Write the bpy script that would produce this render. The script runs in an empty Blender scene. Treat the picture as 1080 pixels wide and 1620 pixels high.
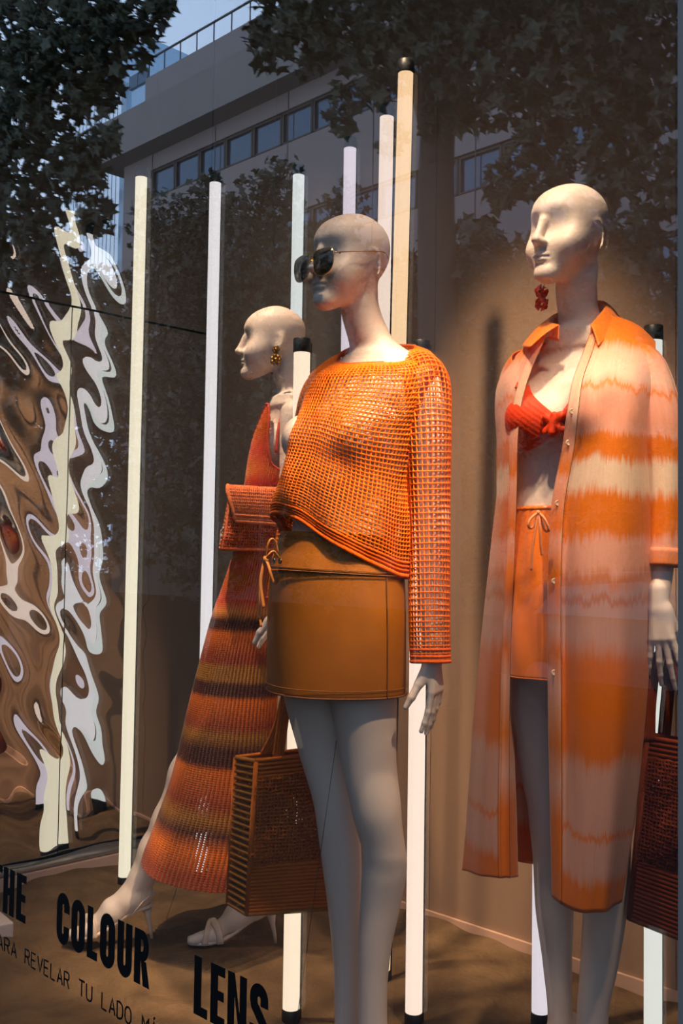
import bpy, bmesh, math, random
import numpy as np
from math import pi, sin, cos, radians, sqrt, hypot, atan2
from mathutils import Vector, Matrix, Euler

SC = bpy.context.scene
COL = SC.collection
random.seed(7)
RNG = np.random.default_rng(7)

# ------------------------------------------------------------------ camera
F_PX, PITCH, ROLL, YAW, EYE = 1628.0, radians(2.67), radians(.85), radians(45.0), 1.10
f0 = np.array([-cos(YAW), sin(YAW), 0.0]); r0 = np.array([sin(YAW), cos(YAW), 0.0]); z0 = np.array([0, 0, 1.0])
FW = f0 * cos(PITCH) + z0 * sin(PITCH); u1 = z0 * cos(PITCH) - f0 * sin(PITCH)
RT = r0 * cos(ROLL) + u1 * sin(ROLL); UP = u1 * cos(ROLL) - r0 * sin(ROLL)
CAMP = np.array([0, 0, EYE])
cam_d = bpy.data.cameras.new('camera'); cam = bpy.data.objects.new('camera', cam_d); COL.objects.link(cam)
cam_d.sensor_fit = 'VERTICAL'; cam_d.sensor_height = 36.0; cam_d.lens = 36.0 * F_PX / 1620.0
cam_d.clip_start = 0.05; cam_d.clip_end = 400
M = Matrix.Identity(4)
for i in range(3):
    M[i][0], M[i][1], M[i][2], M[i][3] = RT[i], UP[i], -FW[i], CAMP[i]
cam.matrix_world = M
SC.camera = cam

def at(px, py, d):
    """world point seen at pixel (px, py) of the 1080x1620 photograph at distance d along the view axis"""
    return CAMP + (FW + RT * ((px - 540) / F_PX) + UP * ((810 - py) / F_PX)) * d
def on_y(px, py, y):
    r = FW + RT * ((px - 540) / F_PX) + UP * ((810 - py) / F_PX); return CAMP + r * (y / r[1])
def on_x(px, py, x):
    r = FW + RT * ((px - 540) / F_PX) + UP * ((810 - py) / F_PX); return CAMP + r * (x / r[0])
def on_z(px, py, z=0.0):
    r = FW + RT * ((px - 540) / F_PX) + UP * ((810 - py) / F_PX); return CAMP + r * ((z - EYE) / r[2])

# ------------------------------------------------------------------ world, lights, exposure
SC.view_settings.view_transform = 'Standard'; SC.view_settings.look = 'None'
SC.view_settings.gamma = 1.0; SC.view_settings.use_curve_mapping = False
SC.view_settings.exposure = 0.0
try:
    SC.cycles.use_denoising = True; SC.cycles.denoiser = 'OPENIMAGEDENOISE'
    SC.cycles.sample_clamp_indirect = 6.0; SC.cycles.caustics_reflective = False; SC.cycles.caustics_refractive = False
    SC.cycles.transparent_max_bounces = 24
except Exception:
    pass
W = bpy.data.worlds.new('sky'); SC.world = W; W.use_nodes = True
wn = W.node_tree; wn.nodes.clear()
wo = wn.nodes.new('ShaderNodeOutputWorld'); wb = wn.nodes.new('ShaderNodeBackground')
wtc = wn.nodes.new('ShaderNodeTexCoord'); wsep = wn.nodes.new('ShaderNodeSeparateXYZ'); wr = wn.nodes.new('ShaderNodeValToRGB')
wn.links.new(wtc.outputs['Generated'], wsep.inputs[0]); wn.links.new(wsep.outputs['Z'], wr.inputs[0])
wr.color_ramp.elements[0].position = 0.0; wr.color_ramp.elements[0].color = (.66, .78, .95, 1)
wr.color_ramp.elements[1].position = 0.8; wr.color_ramp.elements[1].color = (.36, .56, .92, 1)
wn.links.new(wr.outputs[0], wb.inputs[0]); wb.inputs['Strength'].default_value = 2.1
wn.links.new(wb.outputs[0], wo.inputs[0])

GLASS_Y = 1.10; BACK_Y = 2.52; SIDE_X = -3.29; CEIL_Z = 3.5; STREET_Z = -0.40

def spot(name, loc, target, power, size, blend, col, rad=.04):
    l = bpy.data.lights.new(name, 'SPOT'); o = bpy.data.objects.new(name, l); COL.objects.link(o)
    l.energy = power; l.spot_size = radians(size); l.spot_blend = blend; l.color = col; l.shadow_soft_size = rad
    o.location = loc; d = Vector(target) - Vector(loc); o.rotation_euler = d.to_track_quat('-Z', 'Y').to_euler()
    return o
WARM = (1.0, .71, .46)
spot('ceiling_or_fill_spot', (-1.25, 1.20, 3.30), (-1.48, 1.66, 1.15), 120, 32, .8, WARM)
spot('ceiling_or_fill_spot', (-1.00, 1.16, 2.95), (-1.14, 1.88, 1.36), 245, 43, .8, WARM)
spot('ceiling_or_fill_spot', (-2.15, 1.25, 3.35), (-2.35, 1.85, 1.2), 420, 34, .8, WARM)
spot('ceiling_or_fill_spot', (-1.75, 1.35, 3.40), (-1.70, 2.5, 1.05), 560, 32, .9, WARM)  # added wash on the back wall, standing in for spill light
spot('ceiling_or_fill_spot', (-.30, 1.22, 2.55), (-1.22, 1.74, 1.05), 185, 31, .9, WARM)  # added low-angle fill for the right mannequin's torso and shirt
spot('ceiling_or_fill_spot', (-.55, 1.16, 2.95), (-1.50, 1.52, 1.33), 760, 16, .8, WARM)
spot('ceiling_or_fill_spot', (-1.80, 1.22, 3.40), (-2.15, 1.50, .0), 230, 30, .9, WARM)  # added fill that brightens the sand on the left

# ------------------------------------------------------------------ materials
def new_mat(name):
    m = bpy.data.materials.new(name); m.use_nodes = True
    nt = m.node_tree; nt.nodes.clear()
    return m, nt, nt.nodes.new('ShaderNodeOutputMaterial')
def lin(r, g, b):
    f = lambda c: (c / 255 / 12.92) if c / 255 <= .04045 else ((c / 255 + .055) / 1.055) ** 2.4
    return (f(r), f(g), f(b), 1.0)
def N(nt, t, **kw):
    n = nt.nodes.new(t)
    for k, v in kw.items():
        if k in n.inputs: n.inputs[k].default_value = v
        else: setattr(n, k, v)
    return n
def pbr(name, col, rough=.6, spec=.5, metal=0.0, var=.0, vscale=20., bump=.0, bscale=200., sheen=0.0, sss=0.0, coords='Object', stretch=(1, 1, 1)):
    """principled material with a noise tint and a fine noise relief"""
    m, nt, out = new_mat(name)
    b = N(nt, 'ShaderNodeBsdfPrincipled', Roughness=rough, Metallic=metal)
    b.inputs['Specular IOR Level'].default_value = spec
    if sheen: b.inputs['Sheen Weight'].default_value = sheen
    b.inputs['Base Color'].default_value = col
    tc = N(nt, 'ShaderNodeTexCoord'); mp = N(nt, 'ShaderNodeMapping'); mp.inputs['Scale'].default_value = stretch
    nt.links.new(tc.outputs[coords], mp.inputs[0])
    if var:
        ns = N(nt, 'ShaderNodeTexNoise', Scale=vscale, Detail=4.0); nt.links.new(mp.outputs[0], ns.inputs['Vector'])
        mx = N(nt, 'ShaderNodeMix', data_type='RGBA')
        mx.inputs[6].default_value = tuple(c * (1 - var) for c in col[:3]) + (1,)
        mx.inputs[7].default_value = tuple(min(1, c * (1 + var)) for c in col[:3]) + (1,)
        nt.links.new(ns.outputs[0], mx.inputs[0]); nt.links.new(mx.outputs[2], b.inputs['Base Color'])
    if bump:
        nb = N(nt, 'ShaderNodeTexNoise', Scale=bscale, Detail=3.0); nt.links.new(mp.outputs[0], nb.inputs['Vector'])
        bp = N(nt, 'ShaderNodeBump', Strength=bump, Distance=.002); nt.links.new(nb.outputs[0], bp.inputs['Height'])
        nt.links.new(bp.outputs[0], b.inputs['Normal'])
    nt.links.new(b.outputs[0], out.inputs[0])
    return m
def emit(name, col, strength):
    m, nt, out = new_mat(name)
    e = N(nt, 'ShaderNodeEmission', Strength=strength); e.inputs[0].default_value = col
    nt.links.new(e.outputs[0], out.inputs[0]); return m

# ------------------------------------------------------------------ mesh helpers
class MB:
    """collects vertices and faces (and uv) of one mesh"""
    def __init__(s): s.v = []; s.f = []; s.uv = []; s.has_uv = False
    def add(s, v, f, uv=None):
        o = len(s.v); s.v += [tuple(map(float, p)) for p in v]; s.f += [tuple(i + o for i in q) for q in f]
        if uv is not None: s.has_uv = True; s.uv += [tuple(map(float, p)) for p in uv]
        else: s.uv += [(0.0, 0.0)] * len(v)
        return s
    def box(s, lo, hi):
        x0, y0, z0_, x1, y1, z1 = *lo, *hi
        return s.add([(x0, y0, z0_), (x1, y0, z0_), (x1, y1, z0_), (x0, y1, z0_), (x0, y0, z1), (x1, y0, z1), (x1, y1, z1), (x0, y1, z1)],
                     [(0, 3, 2, 1), (4, 5, 6, 7), (0, 1, 5, 4), (1, 2, 6, 5), (2, 3, 7, 6), (3, 0, 4, 7)])
    def grid(s, P, cu=False, cv=False, flip=False):
        """P: rows of points; cu closes along a row, cv closes over rows"""
        P = np.asarray(P, float); nv, nu = P.shape[:2]; f = []
        for j in range(nv if cv else nv - 1):
            for i in range(nu if cu else nu - 1):
                a, b, c, d = j * nu + i, j * nu + (i + 1) % nu, ((j + 1) % nv) * nu + (i + 1) % nu, ((j + 1) % nv) * nu + i
                f.append((a, d, c, b) if flip else (a, b, c, d))
        U, V = np.meshgrid(np.linspace(0, 1, nu), np.linspace(0, 1, nv))
        return s.add(P.reshape(-1, 3), f, np.stack([U.ravel(), V.ravel()], 1))
    def tube(s, pts, r, n=8, cap=True, closed=False, flat=1.0, ref=None):
        """tube along points; r a number or one per point"""
        pts = np.asarray(pts, float); k = len(pts); rr = np.broadcast_to(np.asarray(r, float), (k,))
        T = np.gradient(pts, axis=0) if not closed else np.roll(pts, -1, 0) - np.roll(pts, 1, 0)
        T /= np.maximum(np.linalg.norm(T, axis=1, keepdims=True), 1e-9)
        a = np.asarray(ref, float) if ref is not None else (np.array([0, 0, 1.]) if abs(T[0][2]) < .9 else np.array([1., 0, 0]))
        A = a - T[0] * (a @ T[0]); A /= np.linalg.norm(A); rows = []
        for i in range(k):
            A = A - T[i] * (A @ T[i]); A /= max(np.linalg.norm(A), 1e-9); B = np.cross(T[i], A)
            rows.append([pts[i] + rr[i] * (A * cos(t) * flat + B * sin(t)) for t in np.linspace(0, 2 * pi, n, endpoint=False)])
        o = len(s.v); s.grid(rows, cu=True, cv=closed)
        if cap and not closed:
            s.f.append(tuple(o + i for i in range(n))[::-1]); s.f.append(tuple(o + (k - 1) * n + i for i in range(n)))
        return s
    def lathe(s, prof, c=(0, 0, 0), n=24, axis='z'):
        rows = []
        for r, z in prof:
            row = []
            for t in np.linspace(0, 2 * pi, n, endpoint=False):
                p = (r * cos(t), r * sin(t), z)
                if axis == 'y': p = (p[0], p[2], p[1])
                if axis == 'x': p = (p[2], p[0], p[1])
                row.append((p[0] + c[0], p[1] + c[1], p[2] + c[2]))
            rows.append(row)
        return s.grid(rows, cu=True)
    def ball(s, c, r, n=12, m=8, ax=None):
        c = np.asarray(c, float); r = np.broadcast_to(np.asarray(r, float), (3,)); rows = []
        for j in range(m + 1):
            ph = -pi / 2 + pi * j / m
            rows.append([(r[0] * cos(ph) * cos(t), r[1] * cos(ph) * sin(t), r[2] * sin(ph)) for t in np.linspace(0, 2 * pi, n, endpoint=False)])
        P = np.asarray(rows)
        if ax is not None: P = P @ np.asarray(ax)
        return s.grid(P + c, cu=True)
    def xf(s, R=None, t=(0, 0, 0)):
        P = np.asarray(s.v)
        if R is not None: P = P @ np.asarray(R).T
        s.v = [tuple(p) for p in P + np.asarray(t)]; return s
    def obj(s, name, mat, parent=None, smooth=True, kind=None):
        me = bpy.data.meshes.new(name); me.from_pydata(s.v, [], s.f)
        if s.has_uv:
            uvl = me.uv_layers.new(name='UVMap'); li = np.empty(len(me.loops), int); me.loops.foreach_get('vertex_index', li)
            uvl.data.foreach_set('uv', np.asarray(s.uv, np.float32)[li].ravel())
        if smooth: me.polygons.foreach_set('use_smooth', [True] * len(me.polygons))
        me.update(); o = bpy.data.objects.new(name, me); COL.objects.link(o)
        if mat is not None: me.materials.append(mat)
        if parent is not None: o.parent = parent
        if kind: o['kind'] = kind
        return o
def tag(o, label=None, cat=None, group=None, kind=None):
    if label: o['label'] = label
    if cat: o['category'] = cat
    if group: o['group'] = group
    if kind: o['kind'] = kind
    return o
def thing(name, label, cat, loc=(0, 0, 0), rz=0.0, group=None):
    o = bpy.data.objects.new(name, None); COL.objects.link(o); o.empty_display_size = .05
    o.location = loc; o.rotation_euler = (0, 0, rz); return tag(o, label, cat, group)
def mod(o, t, **kw):
    m = o.modifiers.new(t.lower(), t)
    for k, v in kw.items(): setattr(m, k, v)
    return m
def rebase(root):
    """moves a thing's Empty to the foot of its parts without moving the parts"""
    lo = np.full(3, 1e9); hi = -lo
    def walk(o):
        for c in o.children:
            if c.type == 'MESH':
                P = np.array([v.co[:] for v in c.data.vertices])
                if len(P):
                    np.minimum(lo, P.min(0), out=lo); np.maximum(hi, P.max(0), out=hi)
            walk(c)
    walk(root)
    d = np.array([(lo[0] + hi[0]) / 2, (lo[1] + hi[1]) / 2, lo[2]]); done = set()
    def shift(o):
        for c in o.children:
            if c.type == 'MESH' and c.data.name not in done:
                done.add(c.data.name); c.data.transform(Matrix.Translation(-Vector(d)))
            shift(c)
    shift(root)
    root.location = Vector(root.location) + root.rotation_euler.to_matrix() @ Vector(d)
def smooth_path(pts, n=40, closed=False):
    """Catmull-Rom through points"""
    P = np.asarray(pts, float); k = len(P); out = []
    seg = k if closed else k - 1
    for t in np.linspace(0, seg, n, endpoint=not closed):
        i = min(int(t), seg - 1); u = t - i
        g = (lambda j: P[j % k]) if closed else (lambda j: P[min(max(j, 0), k - 1)])
        a, b, c, d = g(i - 1), g(i), g(i + 1), g(i + 2)
        out.append(.5 * ((2 * b) + (c - a) * u + (2 * a - 5 * b + 4 * c - d) * u * u + (3 * b - a - 3 * c + d) * u ** 3))
    return np.array(out)
def pchip(x, y, q):
    """monotone cubic interpolation, columns of y"""
    x = np.asarray(x, float); y = np.asarray(y, float); q = np.clip(np.asarray(q, float), x[0], x[-1])
    if y.ndim == 1: return pchip(x, y[:, None], q)[:, 0]
    h = np.diff(x); d = np.diff(y, axis=0) / h[:, None]; m = np.zeros_like(y)
    m[0], m[-1] = d[0], d[-1]
    if len(x) > 2:
        s = d[:-1] * d[1:]; w1 = (2 * h[1:] + h[:-1])[:, None]; w2 = (h[1:] + 2 * h[:-1])[:, None]
        with np.errstate(divide='ignore', invalid='ignore'):
            mm = (w1 + w2) / (w1 / d[:-1] + w2 / d[1:])
        m[1:-1] = np.where(s > 0, mm, 0)
    i = np.clip(np.searchsorted(x, q, side='right') - 1, 0, len(x) - 2); t = ((q - x[i]) / h[i])[:, None]; H_ = h[i][:, None]
    return (1 + 2 * t) * (1 - t) ** 2 * y[i] + t * (1 - t) ** 2 * H_ * m[i] + t * t * (3 - 2 * t) * y[i + 1] + t * t * (t - 1) * H_ * m[i + 1]

# ------------------------------------------------------------------ distance-field sculpting (mannequin bodies)
def axis_pts(lo, hi, step, fine=()):
    """grid line positions with finer spacing inside some ranges"""
    out = [lo]
    while out[-1] < hi:
        s = step
        for a, b, fs in fine:
            if a - step * .5 <= out[-1] < b: s = min(s, fs)
        out.append(out[-1] + s)
    return np.array(out, np.float32)
class Field:
    def __init__(s, xs, ys, zs):
        s.ax = [xs, ys, zs]; s.f = np.full((len(xs), len(ys), len(zs)), .5, np.float32)
    def _box(s, lo, hi, k):
        sl = []
        for a, l, h in zip(s.ax, lo, hi):
            i0 = max(int(np.searchsorted(a, l - k - .02)) - 1, 0); i1 = min(int(np.searchsorted(a, h + k + .02)) + 1, len(a))
            if i1 <= i0: return None
            sl.append(slice(i0, i1))
        g = np.meshgrid(*[a[q] for a, q in zip(s.ax, sl)], indexing='ij', sparse=True)
        return tuple(sl), g
    def _mix(s, sl, d, k, sub=False):
        a = s.f[sl]
        if sub:
            d = -d; h = np.maximum(k - np.abs(a - d), 0) / k; s.f[sl] = np.maximum(a, d) + h * h * k * .25
        else:
            h = np.maximum(k - np.abs(a - d), 0) / k; s.f[sl] = np.minimum(a, d) - h * h * k * .25
    def cap(s, p, q, r1, r2, k=.01, sub=False, flat=None):
        """tapered capsule; flat=(axis, factor) squeezes it along an axis"""
        p = np.asarray(p, np.float32); q = np.asarray(q, np.float32); R = max(r1, r2)
        b = s._box(np.minimum(p, q) - R, np.maximum(p, q) + R, k)
        if b is None: return
        sl, g = b; e = q - p; L2 = max(float(e @ e), 1e-9)
        dx, dy, dz = g[0] - p[0], g[1] - p[1], g[2] - p[2]
        t = np.clip((dx * e[0] + dy * e[1] + dz * e[2]) / L2, 0, 1)
        dx, dy, dz = dx - t * e[0], dy - t * e[1], dz - t * e[2]
        D2 = dx * dx + dy * dy + dz * dz
        if flat is not None:
            n = np.asarray(flat[0], np.float32); n = n / np.linalg.norm(n); c = dx * n[0] + dy * n[1] + dz * n[2]
            D2 = D2 + (flat[1] ** 2 - 1) * c * c
        s._mix(sl, (np.sqrt(D2) - (r1 + (r2 - r1) * t)).astype(np.float32), k, sub)
    def chain(s, pts, k=.01, flat=None, sub=False):
        for a, b in zip(pts[:-1], pts[1:]): s.cap(a[:3], b[:3], a[3], b[3], k, sub, flat)
    def ell(s, c, r, k=.01, sub=False, rot=None):
        c = np.asarray(c, np.float32); r = np.asarray(r, np.float32); b = s._box(c - r.max(), c + r.max(), k)
        if b is None: return
        sl, g = b; P = [g[i] - c[i] for i in range(3)]
        if rot is not None:
            R = np.asarray(rot, np.float32); P = [R[0][i] * P[0] + R[1][i] * P[1] + R[2][i] * P[2] for i in range(3)]
        k0 = np.sqrt(sum((P[i] / r[i]) ** 2 for i in range(3))); k1 = np.sqrt(sum((P[i] / r[i] ** 2) ** 2 for i in range(3)))
        s._mix(sl, (k0 * (k0 - 1) / np.maximum(k1, 1e-6)).astype(np.float32), k, sub)
    def stack(s, secs, k=.02, th=0.0, p=2.0):
        """horizontal elliptical sections (x, y, z, a, b) joined by a monotone cubic; th turns the a axis"""
        S = np.array(sorted(secs, key=lambda q: q[2]), float); R = max(S[:, 3].max(), S[:, 4].max())
        b = s._box((S[:, 0].min() - R, S[:, 1].min() - R, S[0, 2]), (S[:, 0].max() + R, S[:, 1].max() + R, S[-1, 2]), k)
        if b is None: return
        sl, g = b; z = g[2].ravel(); V = pchip(S[:, 2], S[:, [0, 1, 3, 4]], z).astype(np.float32)
        cx, cy, a, bb = [V[:, i].reshape(1, 1, -1) for i in range(4)]
        X, Y = g[0] - cx, g[1] - cy; c_, s_ = np.float32(cos(th)), np.float32(sin(th))
        U, Vv = X * c_ + Y * s_, -X * s_ + Y * c_
        if p == 2.0: k0 = np.sqrt((U / a) ** 2 + (Vv / bb) ** 2)
        else: k0 = (np.abs(U / a) ** p + np.abs(Vv / bb) ** p) ** (1 / p)
        k1 = np.sqrt((U / a ** 2) ** 2 + (Vv / bb ** 2) ** 2)
        d = k0 * (k0 - 1) / np.maximum(k1, 1e-5)
        d = np.where(k0 < .3, -np.minimum(a, bb) * .7, d)
        zo = np.maximum(g[2] - S[-1, 2], S[0, 2] - g[2])
        d = np.where(zo > 0, np.sqrt(np.maximum(d, 0) ** 2 + np.maximum(zo, 0) ** 2), np.maximum(d, zo))
        s._mix(sl, d.astype(np.float32), k)
    def mesh(s):
        """surface nets"""
        f = s.f; ins = f < 0; nx, ny, nz = f.shape
        cnt = np.zeros((nx - 1, ny - 1, nz - 1), np.int8)
        for i in (0, 1):
            for j in (0, 1):
                for k in (0, 1): cnt += ins[i:nx - 1 + i, j:ny - 1 + j, k:nz - 1 + k]
        act = (cnt > 0) & (cnt < 8); cell = np.argwhere(act); n = len(cell)
        idx = np.full(act.shape, -1, np.int32); idx[act] = np.arange(n)
        acc = np.zeros((n, 3)); w = np.zeros(n)
        I, J, K = cell.T; A = [np.asarray(a, np.float64) for a in s.ax]
        for d in range(3):
            for o in ((0, 0), (0, 1), (1, 0), (1, 1)):
                off = list(o); off.insert(d, 0); a = (I + off[0], J + off[1], K + off[2]); off[d] = 1; b = (I + off[0], J + off[1], K + off[2])
                fa, fb = f[a], f[b]; m = (fa < 0) != (fb < 0)
                t = np.where(m, fa / np.where(m, fa - fb, 1), 0)
                for e in range(3):
                    pa, pb = A[e][a[e]], A[e][b[e]]; acc[:, e] += np.where(m, pa + (pb - pa) * t, 0)
                w += m
        V = acc / w[:, None]; Q = []
        for d in range(3):
            sa = [slice(None)] * 3; sb = [slice(None)] * 3; sa[d] = slice(0, -1); sb[d] = slice(1, None)
            A0, B0 = ins[tuple(sa)], ins[tuple(sb)]
            e1, e2 = [(1, 2), (2, 0), (0, 1)][d]
            for flip, M_ in ((False, A0 & ~B0), (True, ~A0 & B0)):
                E = np.argwhere(M_); E = E[(E[:, e1] > 0) & (E[:, e2] > 0) & (E[:, e1] < f.shape[e1] - 1) & (E[:, e2] < f.shape[e2] - 1)]
                c = [E.copy() for _ in range(4)]
                c[0][:, e1] -= 1; c[0][:, e2] -= 1; c[1][:, e2] -= 1; c[3][:, e1] -= 1
                q = np.stack([idx[tuple(x.T)] for x in c], 1)
                Q.append(q[:, ::-1] if flip else q)
        Q = np.concatenate(Q); return V, Q[(Q >= 0).all(1)]
    def obj(s, name, mat, parent):
        V, Q = s.mesh(); me = bpy.data.meshes.new(name)
        me.vertices.add(len(V)); me.vertices.foreach_set('co', V.astype(np.float32).ravel())
        me.loops.add(len(Q) * 4); me.polygons.add(len(Q)); me.loops.foreach_set('vertex_index', Q.astype(np.int32).ravel())
        me.polygons.foreach_set('loop_start', np.arange(0, len(Q) * 4, 4, dtype=np.int32))
        me.polygons.foreach_set('use_smooth', np.ones(len(Q), bool)); me.update(calc_edges=True); me.validate()
        me.materials.append(mat); o = bpy.data.objects.new(name, me); COL.objects.link(o); o.parent = parent
        return o

# ================================================================== THE SETTING
m_sand, nt, out = new_mat('sand')
tc = N(nt, 'ShaderNodeTexCoord'); b = N(nt, 'ShaderNodeBsdfPrincipled', Roughness=.95); b.inputs['Specular IOR Level'].default_value = .15
n1 = N(nt, 'ShaderNodeTexNoise', Scale=9.0, Detail=6.0); n2 = N(nt, 'ShaderNodeTexNoise', Scale=700.0, Detail=2.0); n3 = N(nt, 'ShaderNodeTexNoise', Scale=60.0, Detail=4.0)
cr = N(nt, 'ShaderNodeValToRGB'); cr.color_ramp.elements[0].position = .3; cr.color_ramp.elements[0].color = lin(104, 82, 58); cr.color_ramp.elements[1].position = .75; cr.color_ramp.elements[1].color = lin(140, 112, 80)
mx = N(nt, 'ShaderNodeMix', data_type='RGBA', blend_type='MULTIPLY'); mx.inputs[0].default_value = .45
for n in (n1, n2, n3): nt.links.new(tc.outputs['Object'], n.inputs['Vector'])
nt.links.new(n1.outputs[0], cr.inputs[0]); nt.links.new(cr.outputs[0], mx.inputs[6]); nt.links.new(n2.outputs[0], mx.inputs[7]); nt.links.new(mx.outputs[2], b.inputs['Base Color'])
bp = N(nt, 'ShaderNodeBump', Strength=.5, Distance=.003); nt.links.new(n2.outputs[0], bp.inputs['Height'])
bp2 = N(nt, 'ShaderNodeBump', Strength=.5, Distance=.02); nt.links.new(n3.outputs[0], bp2.inputs['Height']); nt.links.new(bp.outputs[0], bp2.inputs['Normal'])
nt.links.new(bp2.outputs[0], b.inputs['Normal']); nt.links.new(b.outputs[0], out.inputs[0])

m_fabric = pbr('backdrop_fabric', lin(150, 122, 100), rough=.85, spec=.2, var=.10, vscale=140, bump=.35, bscale=500)
m_pale = pbr('pale_wood_trim', lin(196, 160, 138), rough=.6, var=.08, vscale=30)
m_plinth = pbr('grey_paint', lin(90, 92, 96), rough=.7)
m_dark = pbr('black_plastic', lin(16, 16, 17), rough=.45)

# floor: raked sand with soft dunes
def dune(x, y):
    dip = sum(-.078 * np.exp(-(((x - a) ** 2 + (y - b) ** 2) / .17 ** 2) ** 1.5) for a, b in ((-1.60, 1.52), (-1.22, 1.80)))
    return dip + (.010 * np.sin(7 * x + 3 * y + 1.3 * np.sin(3.1 * y)) + .008 * np.sin(11 * y - 6 * x + 2 * np.sin(4 * x)) + .004 * np.sin(23 * x + 17 * y) * np.sin(9 * x - 15 * y)
            + .003 * np.sin(41 * y + 8 * np.sin(5 * x)) ) - .012
xs = np.arange(SIDE_X, .35, .018); ys = np.arange(GLASS_Y + .02, BACK_Y + .005, .018)
X, Y = np.meshgrid(xs, ys)
floor = MB().grid(np.stack([X, Y, dune(X, Y)], -1)).obj('floor', m_sand); floor['kind'] = 'structure'
base = MB().box((SIDE_X - .1, GLASS_Y - .06, STREET_Z), (.40, BACK_Y + .1, -.05)).obj('trim_1', m_plinth, smooth=False); base['kind'] = 'structure'

# back wall: fabric panels with recessed joints over a dark substrate
wall_back = MB().box((SIDE_X - .1, BACK_Y + .012, -.05), (.40, BACK_Y + .10, CEIL_Z)).obj('wall_back', m_dark, smooth=False); wall_back['kind'] = 'structure'
seams = [SIDE_X, -2.905, -2.108, -1.283, -.48, .38]
for x0_, x1_ in zip(seams[:-1], seams[1:]):
    MB().box((x0_ + .0012, BACK_Y, -.03), (x1_ - .0012, BACK_Y + .012, CEIL_Z - .02)).obj('panel', m_fabric, wall_back, smooth=False)
bb = MB().box((-3.24, BACK_Y - .012, -.03), (.38, BACK_Y - .0005, .012)).obj('baseboard_back', m_pale, smooth=False); bb['kind'] = 'structure'

# left side wall: polished wavy mirror sheets
m_mir, nt, out = new_mat('wavy_mirror_film')
b = N(nt, 'ShaderNodeBsdfPrincipled', Roughness=.015, Metallic=1.0); b.inputs['Base Color'].default_value = (.74, .73, .72, 1)
nt.links.new(b.outputs[0], out.inputs[0])
wall_left = MB().box((SIDE_X - .10, GLASS_Y - .05, -.05), (SIDE_X - .02, BACK_Y + .1, CEIL_Z)).obj('wall_left', m_dark, smooth=False); wall_left['kind'] = 'structure'
WV = [(RNG.uniform(14, 46), RNG.uniform(6, 26), RNG.uniform(0, 6.28), RNG.uniform(-1, 1)) for _ in range(16)]
def ripple(y, z):
    w = np.zeros_like(y)
    for ky, kz, ph, t in WV: w += np.sin(ky * y + kz * z + ph + 1.6 * np.sin(kz * .6 * z + ph * 2 + 3 * t * y)) / sqrt(ky * ky + kz * kz)
    amp = np.clip((2.30 - y) / .30, 0, 1) ** 1.3 * .85 + .05
    return SIDE_X - .004 + .024 * amp * w * .85
for (ya, yb, za, zb) in ((GLASS_Y - .03, BACK_Y - .001, 2.004, CEIL_Z - .02), (1.908, BACK_Y - .001, .004, 1.996), (GLASS_Y - .03, 1.904, .004, 1.996)):
    ny, nz = int((yb - ya) / .007) + 2, int((zb - za) / .010) + 2
    Yg, Zg = np.meshgrid(np.linspace(ya, yb, ny), np.linspace(za, zb, nz))
    o = MB().grid(np.stack([ripple(Yg, Zg), Yg, Zg], -1)).obj('mirror_panel', m_mir, wall_left)
bl = MB().box((SIDE_X + .022, GLASS_Y, -.03), (SIDE_X + .05, BACK_Y - .02, .020)).obj('baseboard_left', m_pale, smooth=False); bl['kind'] = 'structure'
lip = MB(); yy = np.linspace(GLASS_Y + .02, BACK_Y - .05, 60)
lip.grid([[(SIDE_X + .005 + .012 * sin(9 * y) ** 2, y, .052 + .006 * sin(13 * y)) for y in yy], [(SIDE_X + .030, y, .022) for y in yy]])
m_film = pbr('bent_film_edge', lin(150, 146, 140), rough=.25, metal=.7)
o = lip.obj('trim_2', m_film); mod(o, 'SOLIDIFY', thickness=.002); o['kind'] = 'structure'
ceil = MB().box((SIDE_X - .1, GLASS_Y - .06, CEIL_Z), (.40, BACK_Y + .1, CEIL_Z + .08)).obj('ceiling', pbr('ceiling_black', lin(40, 39, 38), rough=.9), smooth=False); ceil['kind'] = 'structure'
wr_ = MB().box((.36, GLASS_Y - .05, -.05), (.42, BACK_Y + .1, CEIL_Z)).obj('wall_right', pbr('side_paint', lin(96, 84, 74), rough=.9), smooth=False); wr_['kind'] = 'structure'

# shop window: glass pane + slim jamb
m_glass, nt, out = new_mat('window_glass')
lw = N(nt, 'ShaderNodeLayerWeight', Blend=.5); pw = N(nt, 'ShaderNodeMath', operation='POWER'); pw.inputs[1].default_value = 5.0
nt.links.new(lw.outputs['Facing'], pw.inputs[0])
ma = N(nt, 'ShaderNodeMath', operation='MULTIPLY_ADD'); ma.inputs[1].default_value = .80; ma.inputs[2].default_value = .215; nt.links.new(pw.outputs[0], ma.inputs[0])
tr = N(nt, 'ShaderNodeBsdfTransparent'); tr.inputs[0].default_value = (.985, .99, .985, 1); gl = N(nt, 'ShaderNodeBsdfGlossy', Roughness=0.0); gl.inputs[0].default_value = (1, 1, 1, 1)
ms = N(nt, 'ShaderNodeMixShader'); nt.links.new(ma.outputs[0], ms.inputs[0]); nt.links.new(tr.outputs[0], ms.inputs[1]); nt.links.new(gl.outputs[0], ms.inputs[2]); nt.links.new(ms.outputs[0], out.inputs[0])
JX = -.5425
win = MB().box((SIDE_X - .05, GLASS_Y - .005, -.02), (JX - .001, GLASS_Y + .005, CEIL_Z)).obj('window_1', m_glass, smooth=False); win['kind'] = 'structure'
win2 = MB().box((JX + .030, GLASS_Y - .005, -.02), (.36, GLASS_Y + .005, CEIL_Z)).obj('window_2', m_glass, smooth=False); win2['kind'] = 'structure'
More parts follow.
